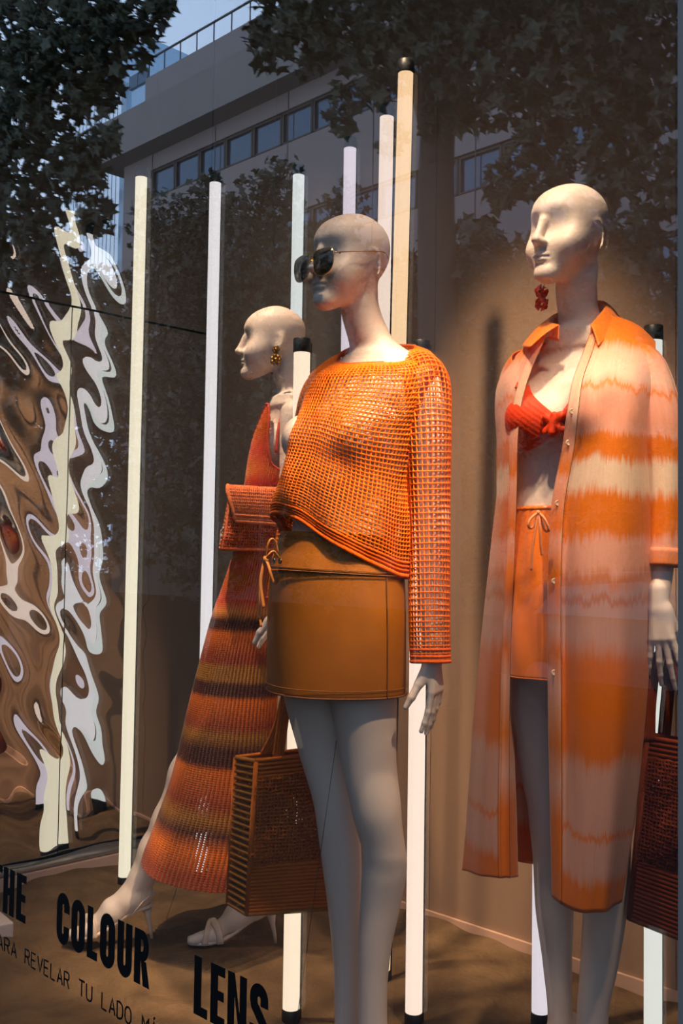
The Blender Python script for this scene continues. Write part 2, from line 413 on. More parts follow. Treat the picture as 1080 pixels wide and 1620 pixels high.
jm = MB().box((JX, GLASS_Y - .03, -.05), (JX + .028, GLASS_Y + .03, CEIL_Z)).obj('trim_3', pbr('jamb_grey', lin(108, 104, 100), rough=.6), smooth=False); jm['kind'] = 'structure'

# ------------------------------------------------------------------ light tubes
def light_tube(base_pt, top_px, d, col, strength, label, lean=None):
    """base point on the sand, top pixel row; black end caps, a dark back rail and a glowing diffuser"""
    b0 = np.asarray(base_pt, float); b0[2] = float(dune(b0[0], b0[1])) - .006
    tp = at(*top_px, d); h = tp[2] - b0[2]; top = np.array([tp[0], tp[1], tp[2]]) if lean else np.array([b0[0], b0[1], tp[2]])
    t = thing('light_tube', label, 'lamp', tuple(b0), 0, 'glowing light tubes standing in the sand')
    r = .0205; ax = top - b0; cap_h = .036
    f = lambda s: ax * s / h
    MB().tube([f(cap_h), f(h * .5), f(h - cap_h)], r, 24).obj('diffuser', emit('tube_glow', col, strength * 1.45), t)
    for a, c in ((0, cap_h), (h - cap_h, h)):
        mb = MB().tube([f(a), f(a + .002), f(c - .002), f(c)], [r + .0005, r + .002, r + .002, r + .0005], 24); mb.obj('end_cap', m_dark, t)
    u = RT * .021 + FW * .004; u = u - ax * (u @ ax) / (ax @ ax)
    MB().tube([f(.01) + u, f(h - .01) + u], .0042, 8).obj('back_rail', m_dark, t)
    return t
def tubes():
    L = light_tube
    L(on_z(197, 1374, .03), (228, 257), 3.60, lin(242, 230, 204), 1.1, 'cream light tube beside the wavy mirror, first tube from the left')
    L(on_z(318, 1370, .03), (354, 266), 3.64, lin(232, 226, 228), 1.05, 'white light tube behind the striped dress, second from the left')
    L((-2.66, 2.42, 0), (472, 253), 3.60, lin(222, 226, 224), 1.0, 'cool white tube directly behind the head of the mannequin in the dress')
    L((-2.385, 2.40, 0), (553, 210), 3.40, lin(222, 208, 220), 1.0, 'lavender light tube behind the bald head wearing sunglasses')
    L(at(598, 620, 3.05) * [1, 1, 0], (612, 167), 3.05, lin(244, 218, 202), 1.05, 'pink white tube just left of the tallest tube', lean=True)
    L(at(615, 700, 2.80) * [1, 1, 0], (642, 96), 2.80, lin(248, 206, 160), 1.1, 'tallest light tube, warm amber, above the sweater', lean=True)
    L(on_z(460, 1603), (486, 530), 2.53, lin(253, 228, 200), 1.15, 'short cream tube behind the rust tote bag')
    L(on_z(654, 1610), (665, 531), 2.50, lin(252, 226, 208), 1.15, 'warm white tube beside the sleeve of the orange sweater')
    L((-1.432, 2.13, 0), (862, 560), 2.60, lin(226, 216, 224), 1.05, 'lavender white tube behind the legs under the tie-dye shirt')
    L((-1.195, 2.235, 0), (1036, 523), 2.50, lin(226, 226, 218), 1.05, 'greenish white tube behind the dark crochet bag at the window jamb')
tubes()

# ================================================================== MANNEQUINS
m_skin = pbr('mannequin_skin', lin(214, 197, 184), rough=.5, spec=.35, var=.03, vscale=6)
class Fig:
    """local frame of a mannequin: +x its left, -y its front"""
    def __init__(s, org, rz):
        s.o = np.array([org[0], org[1], 0.0]); s.rz = rz; c, k = cos(rz), sin(rz)
        s.R = np.array([[c, -k, 0], [k, c, 0], [0, 0, 1.0]])
        xa = s.R @ np.array([1, 0, 0]); s.cp, s.sp = float(xa @ r0), float(xa @ f0)
    def loc(s, p): return s.R.T @ (np.asarray(p) - s.o)
    def px(s, px, py, d): return s.loc(at(px, py, d))
    def sec(s, pl, pr, py, d, rho=1.0, grow=0.0):
        """elliptical section whose outline spans pixel columns pl..pr at row py"""
        c = s.px((pl + pr) / 2, py, d); w = (pr - pl) / 2 / F_PX * d + grow
        a = w / sqrt(s.cp ** 2 + (rho * s.sp) ** 2); return (c[0], c[1], c[2], a, rho * a)
    def sp_(s, px, py, d, r): return (*s.px(px, py, d), r)

def head(F, c, yaw, s=1.0, ear=1.0, tilt=0.0):
    """abstract bald head; c = under-chin axis point, yaw turns the face, s = scale"""
    ca, sa = cos(yaw), sin(yaw); ct, st = cos(tilt), sin(tilt)
    Rz = np.array([[ca, -sa, 0], [sa, ca, 0], [0, 0, 1.]])
    P = lambda x, y, z: np.asarray(c) + s * (Rz @ np.array([x, y, z]))
    secs = []
    for z, fr, bk, a in ((-.001, -.070, -.054, .007), (.004, -.080, -.040, .018), (.014, -.0865, -.020, .029), (.03, -.0885, .006, .0395), (.05, -.0880, .034, .049), (.075, -.0870, .061, .0575),
                         (.10, -.0850, .080, .0645), (.125, -.0885, .0905, .0690), (.145, -.0885, .0925, .0705), (.165, -.0825, .088, .0685), (.183, -.069, .076, .061), (.197, -.049, .058, .0475),
                         (.207, -.026, .037, .031), (.2125, -.001, .018, .012), (.2135, .007, .011, .003)):
        q = P(0, (fr + bk) / 2, z); secs.append((q[0], q[1], q[2], a * s, (bk - fr) / 2 * s))
    F.stack(secs, k=.02, th=yaw)
    R = Rz
    for e in (-1, 1):
        F.ell(P(.038 * e, -.052, .074), np.array([.022, .028, .03]) * s, k=.035 * s, rot=R.T)
        F.ell(P(.0355 * e, -.0905, .1095), np.array([.027, .0185, .0195]) * s, k=.03 * s, sub=True, rot=R.T)
        F.ell(P(.0090 * e, -.092, .0735), np.array([.0065, .008, .006]) * s, k=.006 * s, rot=R.T)
        if ear >= 1:
            t = .45 * e; Re = R @ np.array([[cos(t), -sin(t), 0], [sin(t), cos(t), 0], [0, 0, 1.]])
            F.ell(P(.0635 * e, .016, .100), np.array([.0085, .0165, .028]) * s, k=.006 * s, rot=Re.T)
            F.ell(P(.061 * e, .010, .076), np.array([.0065, .008, .012]) * s, k=.006 * s, rot=Re.T)
            F.ell(P(.0725 * e, .012, .100), np.array([.0055, .0085, .017]) * s, k=.004 * s, sub=True, rot=Re.T)
        else:
            Q = [P((.0655 - .001 * (i == 0)) * e, .004 + .020 * sin(u), .095 + .030 * cos(u)) for i, u in enumerate(np.linspace(-.5, 2.6, 9))]
            for q0, q1 in zip(Q[:-1], Q[1:]): F.cap(q0, q1, .0014 * s, .0014 * s, k=.007 * s)
    F.cap(P(0, -.085, .118), P(0, -.1035, .0785), .0072 * s, .0080 * s, k=.014 * s)
    F.ell(P(0, -.1050, .0780), np.array([.0080, .0080, .0066]) * s, k=.006 * s, rot=R.T)
    F.cap(P(0, -.090, .066), P(0, -.092, .056), .0045 * s, .0035 * s, k=.008 * s)
    F.ell(P(0, -.0868, .0495), np.array([.0200, .0088, .0050]) * s, k=.0045 * s, rot=R.T)
    F.ell(P(0, -.0862, .0410), np.array([.0165, .0088, .0054]) * s, k=.0045 * s, rot=R.T)
    for e in (-1, 1): F.cap(P(0, -.0955, .0454), P(.0175 * e, -.0845, .0446), .0013 * s, .0010 * s, k=.003 * s, sub=True)
    F.ell(P(0, -.092, .0285), np.array([.018, .006, .0045]) * s, k=.010 * s, sub=True, rot=R.T)
    F.ell(P(0, -.078, .012), np.array([.019, .0155, .0145]) * s, k=.02 * s, rot=R.T)
    return P

def hand(F, w, d, across, thumb_side, curl=(.25, .3, .35, .4), spread=.10, s=1.0, tsplay=.75, tcurl=.25, fl_=1.0):
    """w wrist, d direction of the hand, across = index-side unit vector, palm normal = d x across"""
    w = np.asarray(w, float); d = np.asarray(d, float); d /= np.linalg.norm(d)
    x = np.asarray(across, float); x = x - d * (x @ d); x /= np.linalg.norm(x); n = np.cross(d, x) * thumb_side
    P = lambda u, v, t: w + s * (d * u + x * v + n * t)
    fl = (n, 1.55)
    F.cap(P(-.03, 0, 0), P(.010, 0, 0), .0195 * s, .0195 * s, k=.012, flat=(n, 1.15))
    for v in (-.021, -.007, .008, .022):
        F.cap(P(.012, v * .40, 0), P(.074, v * .92, -.002), .0140 * s, .0100 * s, k=.010, flat=(n, 1.15))
    for (v, L, r), cu, sp in zip(((.024, .078, .0078), (.008, .086, .0080), (-.008, .080, .0077), (-.023, .064, .0068)), curl, (1, .25, -.45, -1.25)):
        a = 0.12; p = P(.076, v * .92, -.002); q = p; dirv = d + x * spread * sp * 1.6; dirv /= np.linalg.norm(dirv); rr = r * s
        for f, k_ in ((.47, .8), (.30, 1.1), (.23, .7)):
            a += cu * k_; q = p + s * L * fl_ * f * (dirv * cos(a) + n * sin(a)); F.cap(p, q, rr, rr * .90, k=.0035); p = q; rr *= .88
    p0 = P(.018, .014, .004); td = d * cos(tsplay) + x * sin(tsplay) + n * .35; td /= np.linalg.norm(td); td2 = d * cos(tsplay * .6) + x * sin(tsplay * .6) + n * (.3 + tcurl); td2 /= np.linalg.norm(td2)
    p1 = p0 + s * .044 * td; p2 = p1 + s * .034 * (td * .5 + td2 * .5); p3 = p2 + s * .026 * td2
    F.cap(p0, p1, .0135 * s, .0105 * s, k=.012); F.cap(p1, p2, .0095 * s, .0085 * s, k=.004); F.cap(p2, p3, .0083 * s, .0062 * s, k=.004)

def foot(F, ankle, fdir, floor_z, s=1.0, heel_h=.085):
    """foot on a high heel: ankle point, forward direction"""
    a = np.asarray(ankle, float); f = np.array([fdir[0], fdir[1], 0.]); f /= np.linalg.norm(f); sd = np.array([-f[1], f[0], 0.])
    Z = lambda u, v, z: np.array([a[0], a[1], 0]) + f * u * s + sd * v * s + np.array([0, 0, floor_z + z])
    hz = heel_h + .034
    F.cap(a, Z(-.034, 0, hz), .033 * s, .029 * s, k=.02, flat=(sd, 1.12)); F.cap(a + [0, 0, -.01], Z(.055, 0, hz * .72), .036 * s, .030 * s, k=.022)
    F.cap(Z(-.02, 0, hz), Z(.055, 0, .068), .024 * s, .026 * s, k=.02)
    F.cap(Z(.05, 0, .072), Z(.118, 0, .031), .032 * s, .0225 * s, k=.02, flat=((0, 0, 1), 1.1))
    F.cap(Z(.108, -.016, .029), Z(.115, .018, .029), .020 * s, .021 * s, k=.018)
    for v, L, r in ((.024, .178, .0135), (.008, .176, .0105), (-.006, .168, .0098), (-.019, .157, .0092), (-.031, .145, .0088)):
        F.cap(Z(.125, v * .8, .026), Z(L, v, .0185), r * 1.15 * s, r * s, k=.006)
    return Z

# ---- front mannequin: crochet sweater
F1 = Fig((-1.60, 1.58), 0.0); D1 = 2.25
root1 = thing('mannequin', 'pale bald mannequin wearing sunglasses, an orange sweater and a brown skirt', 'mannequin', F1.o, F1.rz)
fl = Field(axis_pts(-.42, .40, .0065, [(-.16, .10, .0028)]), axis_pts(-.34, .36, .0065, [(-.16, .14, .0028)]), axis_pts(-.11, 1.885, .0065, [(1.62, 1.87, .0028)]))
S = F1.sec
tor = [S(536, 656, 566, 2.29, .50), S(522, 670, 585, 2.285, .48), S(512, 676, 607, 2.28, .50), S(503, 672, 650, 2.27, .62), S(494, 660, 700, 2.26, .68), S(478, 636, 765, 2.255, .68), S(462, 610, 830, 2.25, .68),
       S(450, 616, 880, 2.25, .70), S(436, 630, 950, 2.25, .72), S(434, 632, 1010, 2.25, .74), S(444, 622, 1065, 2.25, .74), S(470, 600, 1090, 2.25, .7)]
fl.stack(tor, k=.03)
for e in (-1, 1):
    c = F1.px(575 + e * 48, 692, 2.22 - e * .05); fl.ell((.015 + e * .080, c[1] - .045 + .02, 1.365), (.060, .062, .060), k=.05)
fl.stack([S(556, 592, 432, 2.26, .9), S(548, 597, 455, 2.265, .9), S(539, 598, 478, 2.27, .92), S(540, 603, 497, 2.275, .92), S(545, 611, 517, 2.28, .92), S(551, 622, 538, 2.285, .88), S(552, 640, 556, 2.29, .75), S(540, 660, 580, 2.29, .55)], k=.025)
fl.stack([S(432, 548, 1000, 2.30, 1.), S(448, 550, 1100, 2.30, 1.), S(472, 556, 1190, 2.30, 1.), S(498, 566, 1285, 2.29, 1.), S(507, 571, 1350, 2.30, 1.05), S(519, 570.5, 1440, 2.31, 1.05), S(527, 568, 1530, 2.32, 1.), S(529, 566, 1600, 2.32, 1.), S(529, 567, 1650, 2.32, 1.)], k=.03)
fl.stack([S(518, 632, 1000, 2.20, 1.), S(522, 628, 1100, 2.20, 1.), S(538, 627, 1200, 2.20, 1.), S(556, 635, 1285, 2.19, 1.), S(572, 642, 1345, 2.20, 1.05), S(572, 643.5, 1375, 2.21, 1.05), S(569, 633, 1435, 2.22, 1.05), S(566, 618, 1505, 2.22, 1.), S(566, 613, 1555, 2.22, 1.), S(566, 612, 1600, 2.22, 1.), S(566, 614, 1645, 2.22, 1.)], k=.03)
foot(fl, F1.px(548, 1658, 2.32), (-.12, -1), -.078); foot(fl, F1.px(590, 1650, 2.22), (.10, -1), -.085)
hc1 = F1.px(554, 496, 2.26); HP1 = head(fl, hc1, radians(-5), 1.03, ear=.35)
fl.obj('body', m_skin, root1)
def arm(fig, root, pts, wrist, hd, across, ts, **kw):
    P = np.array([p[:3] for p in pts]); lo = P.min(0) - .09; hi = P.max(0) + .09; w = np.asarray(wrist); lo = np.minimum(lo, w - .21); hi = np.maximum(hi, w + .21)
    a = Field(axis_pts(lo[0], hi[0], .003), axis_pts(lo[1], hi[1], .003), axis_pts(lo[2], hi[2], .0045, [(w[2] - .22, w[2] + .05, .0028)]))
    a.chain([tuple(x) for x in smooth_path(np.array(pts), 22)], k=.008); hand(a, w, hd, across, ts, **kw); return a.obj('arm', m_skin, root)
q = F1.sp_
arm(F1, root1, [q(664, 606, 2.20, .043), q(677, 680, 2.18, .040), q(682, 790, 2.18, .034), q(684, 830, 2.175, .033), q(683, 930, 2.16, .028), q(684, 1035, 2.14, .021)],
    F1.px(684, 1038, 2.14), F1.px(694, 1170, 2.15) - F1.px(684, 1038, 2.14), -r0 * .55 + f0 * -.85, 1, curl=(.12, .10, .12, .2), spread=.07, s=.95, tsplay=.55, fl_=1.15)
arm(F1, root1, [q(520, 622, 2.36, .040), q(500, 690, 2.42, .038), q(474, 790, 2.44, .034), q(468, 830, 2.44, .033), q(462, 890, 2.43, .028), q(455, 948, 2.42, .021)],
    F1.px(455, 950, 2.42), F1.px(452, 1120, 2.42) - F1.px(455, 950, 2.42), -r0, -1, curl=(.7, .75, .8, .8), s=1.0, tsplay=.78, tcurl=-.3)

# ---- right mannequin: tie-dye shirt
F3 = Fig((-1.205, 1.825), radians(6)); D3 = 2.15
root3 = thing('mannequin', 'pale bald mannequin in an open tie-dye shirt, standing by the window jamb', 'mannequin', F3.o, F3.rz)
fl = Field(axis_pts(-.42, .42, .0065, [(-.16, .12, .0028)]), axis_pts(-.36, .38, .0065, [(-.18, .16, .0028)]), axis_pts(-.11, 1.94, .0065, [(1.66, 1.93, .0028)]))
S = F3.sec
tor = [S(858, 985, 528, 2.19, .52), S(862, 982, 555, 2.185, .46), S(840, 1002, 585, 2.18, .50), S(818, 1004, 620, 2.17, .60), S(816, 990, 670, 2.165, .66), S(822, 972, 720, 2.16, .66), S(824, 960, 765, 2.155, .67), S(818, 966, 805, 2.15, .68),
       S(808, 982, 870, 2.15, .72), S(802, 990, 940, 2.15, .74), S(802, 988, 1000, 2.15, .76), S(812, 976, 1050, 2.15, .74), S(840, 950, 1080, 2.15, .7)]
fl.stack(tor, k=.03); tor3 = tor
for e in (-1, 1):
    c = F3.px(884, 660, 2.10); fl.ell((c[0] + .012 + e * .070, c[1] - .004, c[2]), (.052, .052, .052), k=.05)
cn = F3.px(861, 787, 2.06)
fl.stack([S(898, 938, 396, 2.165, .9), S(888, 944, 420, 2.17, .9), S(880, 943, 445, 2.17, .92), S(880, 943, 465, 2.175, .92), S(882, 944, 485, 2.18, .92), S(884, 952, 510, 2.185, .86), S(874, 968, 530, 2.19, .7), S(860, 985, 550, 2.19, .55)], k=.025)
fl.stack([S(802, 900, 980, 2.21, 1.), S(807, 900, 1100, 2.21, 1.), S(821, 903, 1215, 2.21, 1.), S(836, 906, 1290, 2.20, 1.), S(842, 909, 1350, 2.21, 1.05), S(847, 907, 1440, 2.22, 1.05), S(859, 904, 1530, 2.23, 1.), S(866, 905, 1600, 2.23, 1.), S(866, 907, 1640, 2.23, 1.)], k=.03)
fl.stack([S(893, 992, 980, 2.11, 1.), S(898, 995, 1100, 2.11, 1.), S(908, 998, 1215, 2.11, 1.), S(918, 998, 1290, 2.10, 1.), S(922, 997, 1350, 2.10, 1.05), S(922, 991, 1440, 2.11, 1.05), S(918, 976, 1530, 2.12, 1.), S(913, 962, 1600, 2.12, 1.), S(912, 960, 1640, 2.12, 1.)], k=.03)
foot(fl, F3.px(886, 1650, 2.23), (-.12, -1), -.03); foot(fl, F3.px(936, 1650, 2.12), (.10, -1), -.05)
hc3 = F3.px(900, 455, 2.155); HP3 = head(fl, hc3, radians(-12), 1.02, ear=.35)
fl.obj('body', m_skin, root3)
q = F3.sp_
arm(F3, root3, [q(1006, 588, 2.10, .043), q(1028, 660, 2.08, .039), q(1046, 780, 2.07, .034), q(1049, 820, 2.07, .030), q(1046, 900, 2.05, .0215), q(1042, 952, 2.03, .0165)],
    F3.px(1042, 955, 2.02), F3.px(1056, 1120, 2.005) - F3.px(1042, 955, 2.02), r0 * .80 - f0 * .60, -1, curl=(.06, .10, .12, .14), spread=.13, s=.90, tsplay=.30, fl_=1.35)
arm(F3, root3, [q(836, 585, 2.27, .044), q(822, 680, 2.31, .038), q(816, 800, 2.33, .033), q(813, 840, 2.33, .032), q(804, 920, 2.30, .027), q(794, 1000, 2.25, .021)],
    F3.px(793, 1003, 2.25), F3.px(776, 1150, 2.22) - F3.px(793, 1003, 2.25), -f0, -1, spread=.04, tsplay=.2)

# ---- rear mannequin: striped dress
F2 = Fig((-2.43, 1.83), radians(-38)); D2 = 2.97
root2 = thing('mannequin', 'pale bald mannequin in a striped dress, striding with gold earrings', 'mannequin', F2.o, F2.rz)
fl = Field(axis_pts(-.40, .36, .007, [(-.14, .14, .003)]), axis_pts(-.62, .46, .007, [(-.19, .14, .003)]), axis_pts(-.04, 1.86, .007, [(1.58, 1.85, .003)]))
S = F2.sec
tor = [S(428, 488, 630, 2.98, .55), S(426, 488, 650, 2.98, .56), S(420, 482, 675, 2.97, .70), S(411, 476, 705, 2.97, .80), S(409, 466, 750, 2.97, .80), S(405, 458, 800, 2.97, .74), S(388, 462, 850, 2.97, .74), S(378, 462, 910, 2.97, .8), S(380, 460, 960, 2.97, .8), S(396, 450, 1010, 2.97, .8)]
fl.stack(tor, k=.03)
for e in (-1, 1):
    c = F2.px(430, 706, 2.96); fl.ell((c[0] + e * .055, c[1] - .004, c[2]), (.036, .036, .040), k=.05)
fl.stack([S(440, 468, 550, 2.97, .9), S(434, 474, 575, 2.97, .9), S(432, 474, 597, 2.97, .92), S(437, 479, 613, 2.975, .9), S(438, 487, 628, 2.98, .8), S(425, 495, 645, 2.98, .6)], k=.025)
q = F2.sp_
ank_a, ank_b = F2.px(208, 1418, 2.985), F2.px(404, 1428, 2.96)
fl.chain([q(408, 950, 3.0, .085), q(350, 1130, 3.0, .068), q(300, 1225, 2.99, .056), q(272, 1300, 2.99, .053), q(248, 1345, 2.99, .047), (*ank_a, .034)], k=.03)
fl.chain([q(430, 950, 2.94, .085), q(428, 1130, 2.94, .066), q(426, 1230, 2.95, .055), q(424, 1300, 2.96, .052), q(412, 1380, 2.96, .040), (*ank_b, .032)], k=.03)
fd2 = F2.R.T @ (-r0 * 1.0 - f0 * .12)
foot(fl, ank_a, fd2, .0, s=1.0); foot(fl, ank_b, fd2, .0, s=1.0)
hc2 = F2.px(432, 599, 2.97); HP2 = head(fl, hc2, radians(-3), .985, ear=1.0)
fl.obj('body', m_skin, root2)
arm(F2, root2, [q(466, 655, 2.88, .040), q(464, 720, 2.86, .037), q(460, 800, 2.84, .032), q(458, 850, 2.83, .031), q(456, 920, 2.82, .027), q(455, 968, 2.80, .021)],
    F2.px(455, 970, 2.80), F2.px(452, 1090, 2.78) - F2.px(455, 970, 2.80), -r0, -1, tsplay=.85, tcurl=-.2, spread=.03)
arm(F2, root2, [q(444, 658, 3.07, .038), q(440, 720, 3.09, .035), q(434, 790, 3.10, .031), q(426, 832, 3.08, .029), q(395, 848, 2.97, .025), q(376, 854, 2.92, .021)],
    F2.px(370, 857, 2.93), F2.px(340, 850, 2.80) - F2.px(370, 857, 2.93), z0, -1, curl=(.5, .5, .5, .5))

# ================================================================== CLOTHES
def grid_uv(mb, P, U=None, V=None, **kw):
    """grid with explicit uv"""
    P = np.asarray(P); n0 = len(mb.v); mb.grid(P, **kw)
    if V is not None:
        mb.uv[n0:] = [tuple(q) for q in np.stack([np.broadcast_to(U, P.shape[:2]).ravel(), np.broadcast_to(V, P.shape[:2]).ravel()], 1)]
    return mb
def rings(keys, vs, n, phase=0.0):
    """keys: (v, x, y, z, a, b) -> points rows at vs, n columns round (theta from +x)"""
    K = np.array(keys, float); V = pchip(K[:, 0], K[:, 1:], np.asarray(vs)); th = phase + np.linspace(0, 2 * pi, n, endpoint=False)
    return V, th, np.stack([V[:, 0:1] + V[:, 3:4] * np.cos(th), V[:, 1:2] + V[:, 4:5] * np.sin(th), np.broadcast_to(V[:, 2:3], (len(V), n))], -1)
def around(keys_deg, th):
    """periodic smooth function of the angle from (degrees, value) pairs"""
    K = sorted(keys_deg); x = np.radians([k[0] for k in K]); y = np.array([k[1] for k in K]); t = (th - x[0]) % (2 * pi) + x[0]
    return pchip(np.append(x, x[0] + 2 * pi), np.append(y, y[0]), t)
def yarn(name, col, var=.18, tw=900., rough=.85):
    return pbr(name, col, rough=rough, spec=.1, var=var, vscale=60, bump=.8, bscale=tw, sheen=.06)
def net(name, P, mat, parent, th=.004, cu=False, subdiv=False):
    o = MB().grid(P, cu=cu).obj(name, mat, parent); mod(o, 'WIREFRAME', thickness=th, use_even_offset=False, use_replace=True, use_boundary=True, offset=0.0)
    return o

# ---- orange open-knit sweater on the front mannequin
m_or = yarn('orange_yarn', lin(252, 118, 6)); m_or2 = yarn('orange_yarn_dense', lin(228, 94, 6))
def sweater():
    t = thing('crochet_sweater', 'bright orange open-knit sweater with long sleeves and a slanting hem', 'sweater', F1.o, F1.rz)
    S = F1.sec; k = []
    for v, (pl, pr, py, d, rho) in ((0, (531, 655, 562, 2.285, .62)), (.05, (508, 676, 572, 2.285, .55)), (.10, (488, 688, 592, 2.28, .55)), (.20, (481, 684, 630, 2.275, .62)), (.36, (476, 668, 685, 2.265, .74)), (.52, (464, 653, 745, 2.26, .76)), (.74, (440, 650, 815, 2.25, .76)), (.9, (430, 648, 862, 2.25, .76)), (1, (430, 643, 890, 2.25, .74))):
        k.append((v, *S(pl, pr, py, d, rho)))
    n = 98; vs = np.concatenate([np.linspace(0, .10, 9), np.linspace(.10, 1, 45)[1:]]); V, th, P = rings(k, vs, n)
    zt = around([(-135, F1.px(530, 570, 2.28)[2]), (-90, F1.px(540, 577, 2.25)[2]), (-45, F1.px(585, 576, 2.22)[2]), (45, F1.px(655, 549, 2.28)[2]), (135, F1.px(580, 545, 2.36)[2])], th)
    zh = around([(-150, F1.px(430, 822, 2.29)[2]), (-120, F1.px(436, 808, 2.24)[2]), (-95, F1.px(480, 815, 2.18)[2]), (-70, F1.px(520, 842, 2.14)[2]), (-30, F1.px(580, 884, 2.13)[2]), (10, F1.px(630, 908, 2.17)[2]), (45, F1.px(643, 910, 2.25)[2]), (135, F1.px(540, 880, 2.38)[2]), (180, F1.px(450, 850, 2.38)[2])], th)
    z_top, z_bot = V[0, 2], V[-1, 2]; g = (z_top - V[:, 2:3]) / (z_top - z_bot); P[..., 2] = zt + (zh - zt) * g
    # bust, soft folds and the drape towards the low corner
    for e, am in ((-1, .026), (1, .030)):
        dx = (np.cos(th)[None] * V[:, 3:4] - e * .085); q = np.exp(-(dx / .055) ** 2 - ((P[..., 2] - 1.365) / .065) ** 2) * (np.sin(th) < 0); P[..., 1] -= am * q
    f = .0045 * np.sin(5 * th + 6 * g) * np.clip(g * 1.4 - .3, 0, 1) + .003 * np.sin(9 * th - 9 * g) * g
    P[..., 0] += f * np.cos(th); P[..., 1] += f * np.sin(th)
    net('sweater_body', P, m_or, t, .0047, cu=True)
    for nm, r, i in (('neckband', .0032, 0), ('hem', .0055, -1)):
        Q = P[i] if i == 0 else P[i] + [0, 0, -.003]
        MB().tube(Q, r, 8, closed=True).obj(nm, m_or2, t)
    mb = MB()
    for j in (-2, -3, -4): mb.tube(P[j] * [1, 1, 1] + np.stack([np.cos(th), np.sin(th), 0 * th], -1) * .0005, .0034, 6, closed=True)
    mb.obj('hem_rib', m_or2, t)
    def sleeve(pts, nm='sleeve'):
        A = np.array(pts); p = smooth_path(A, 64); c = p[:, :3]; R = p[:, 3]; T = np.gradient(c, axis=0); T /= np.linalg.norm(T, axis=1, keepdims=True); rows = []
        a = np.array([1., 0, 0])
        for i in range(len(c)):
            u = a - T[i] * (a @ T[i]); u /= np.linalg.norm(u); w = np.cross(T[i], u); q = np.linspace(0, 2 * pi, 28, endpoint=False)
            rr = R[i] * (1 + .05 * np.sin(3 * q + i * .13) * (i / 76)); rows.append(c[i] + rr[:, None] * (np.cos(q)[:, None] * u + np.sin(q)[:, None] * w))
        s = net(nm, rows, m_or, t, .0047, cu=True)
        mb = MB()
        for j in (-1, -3, -5): mb.tube(rows[j], .0042 if j == -1 else .0034, 6, closed=True)
        mb.obj('cuff', m_or2, s); return s
    q = F1.sp_
    sleeve([q(648, 580, 2.245, .040), q(668, 606, 2.20, .056), q(675, 680, 2.18, .050), q(677, 780, 2.18, .0445), q(679, 880, 2.17, .0425), q(680, 980, 2.15, .0415), q(681, 1046, 2.14, .040)])
    sleeve([q(540, 596, 2.33, .030), q(514, 622, 2.37, .050), q(495, 690, 2.42, .048), q(474, 790, 2.44, .042), q(466, 840, 2.44, .040), q(455, 905, 2.42, .037), q(447, 950, 2.41, .035)])
    rebase(t)
sweater()

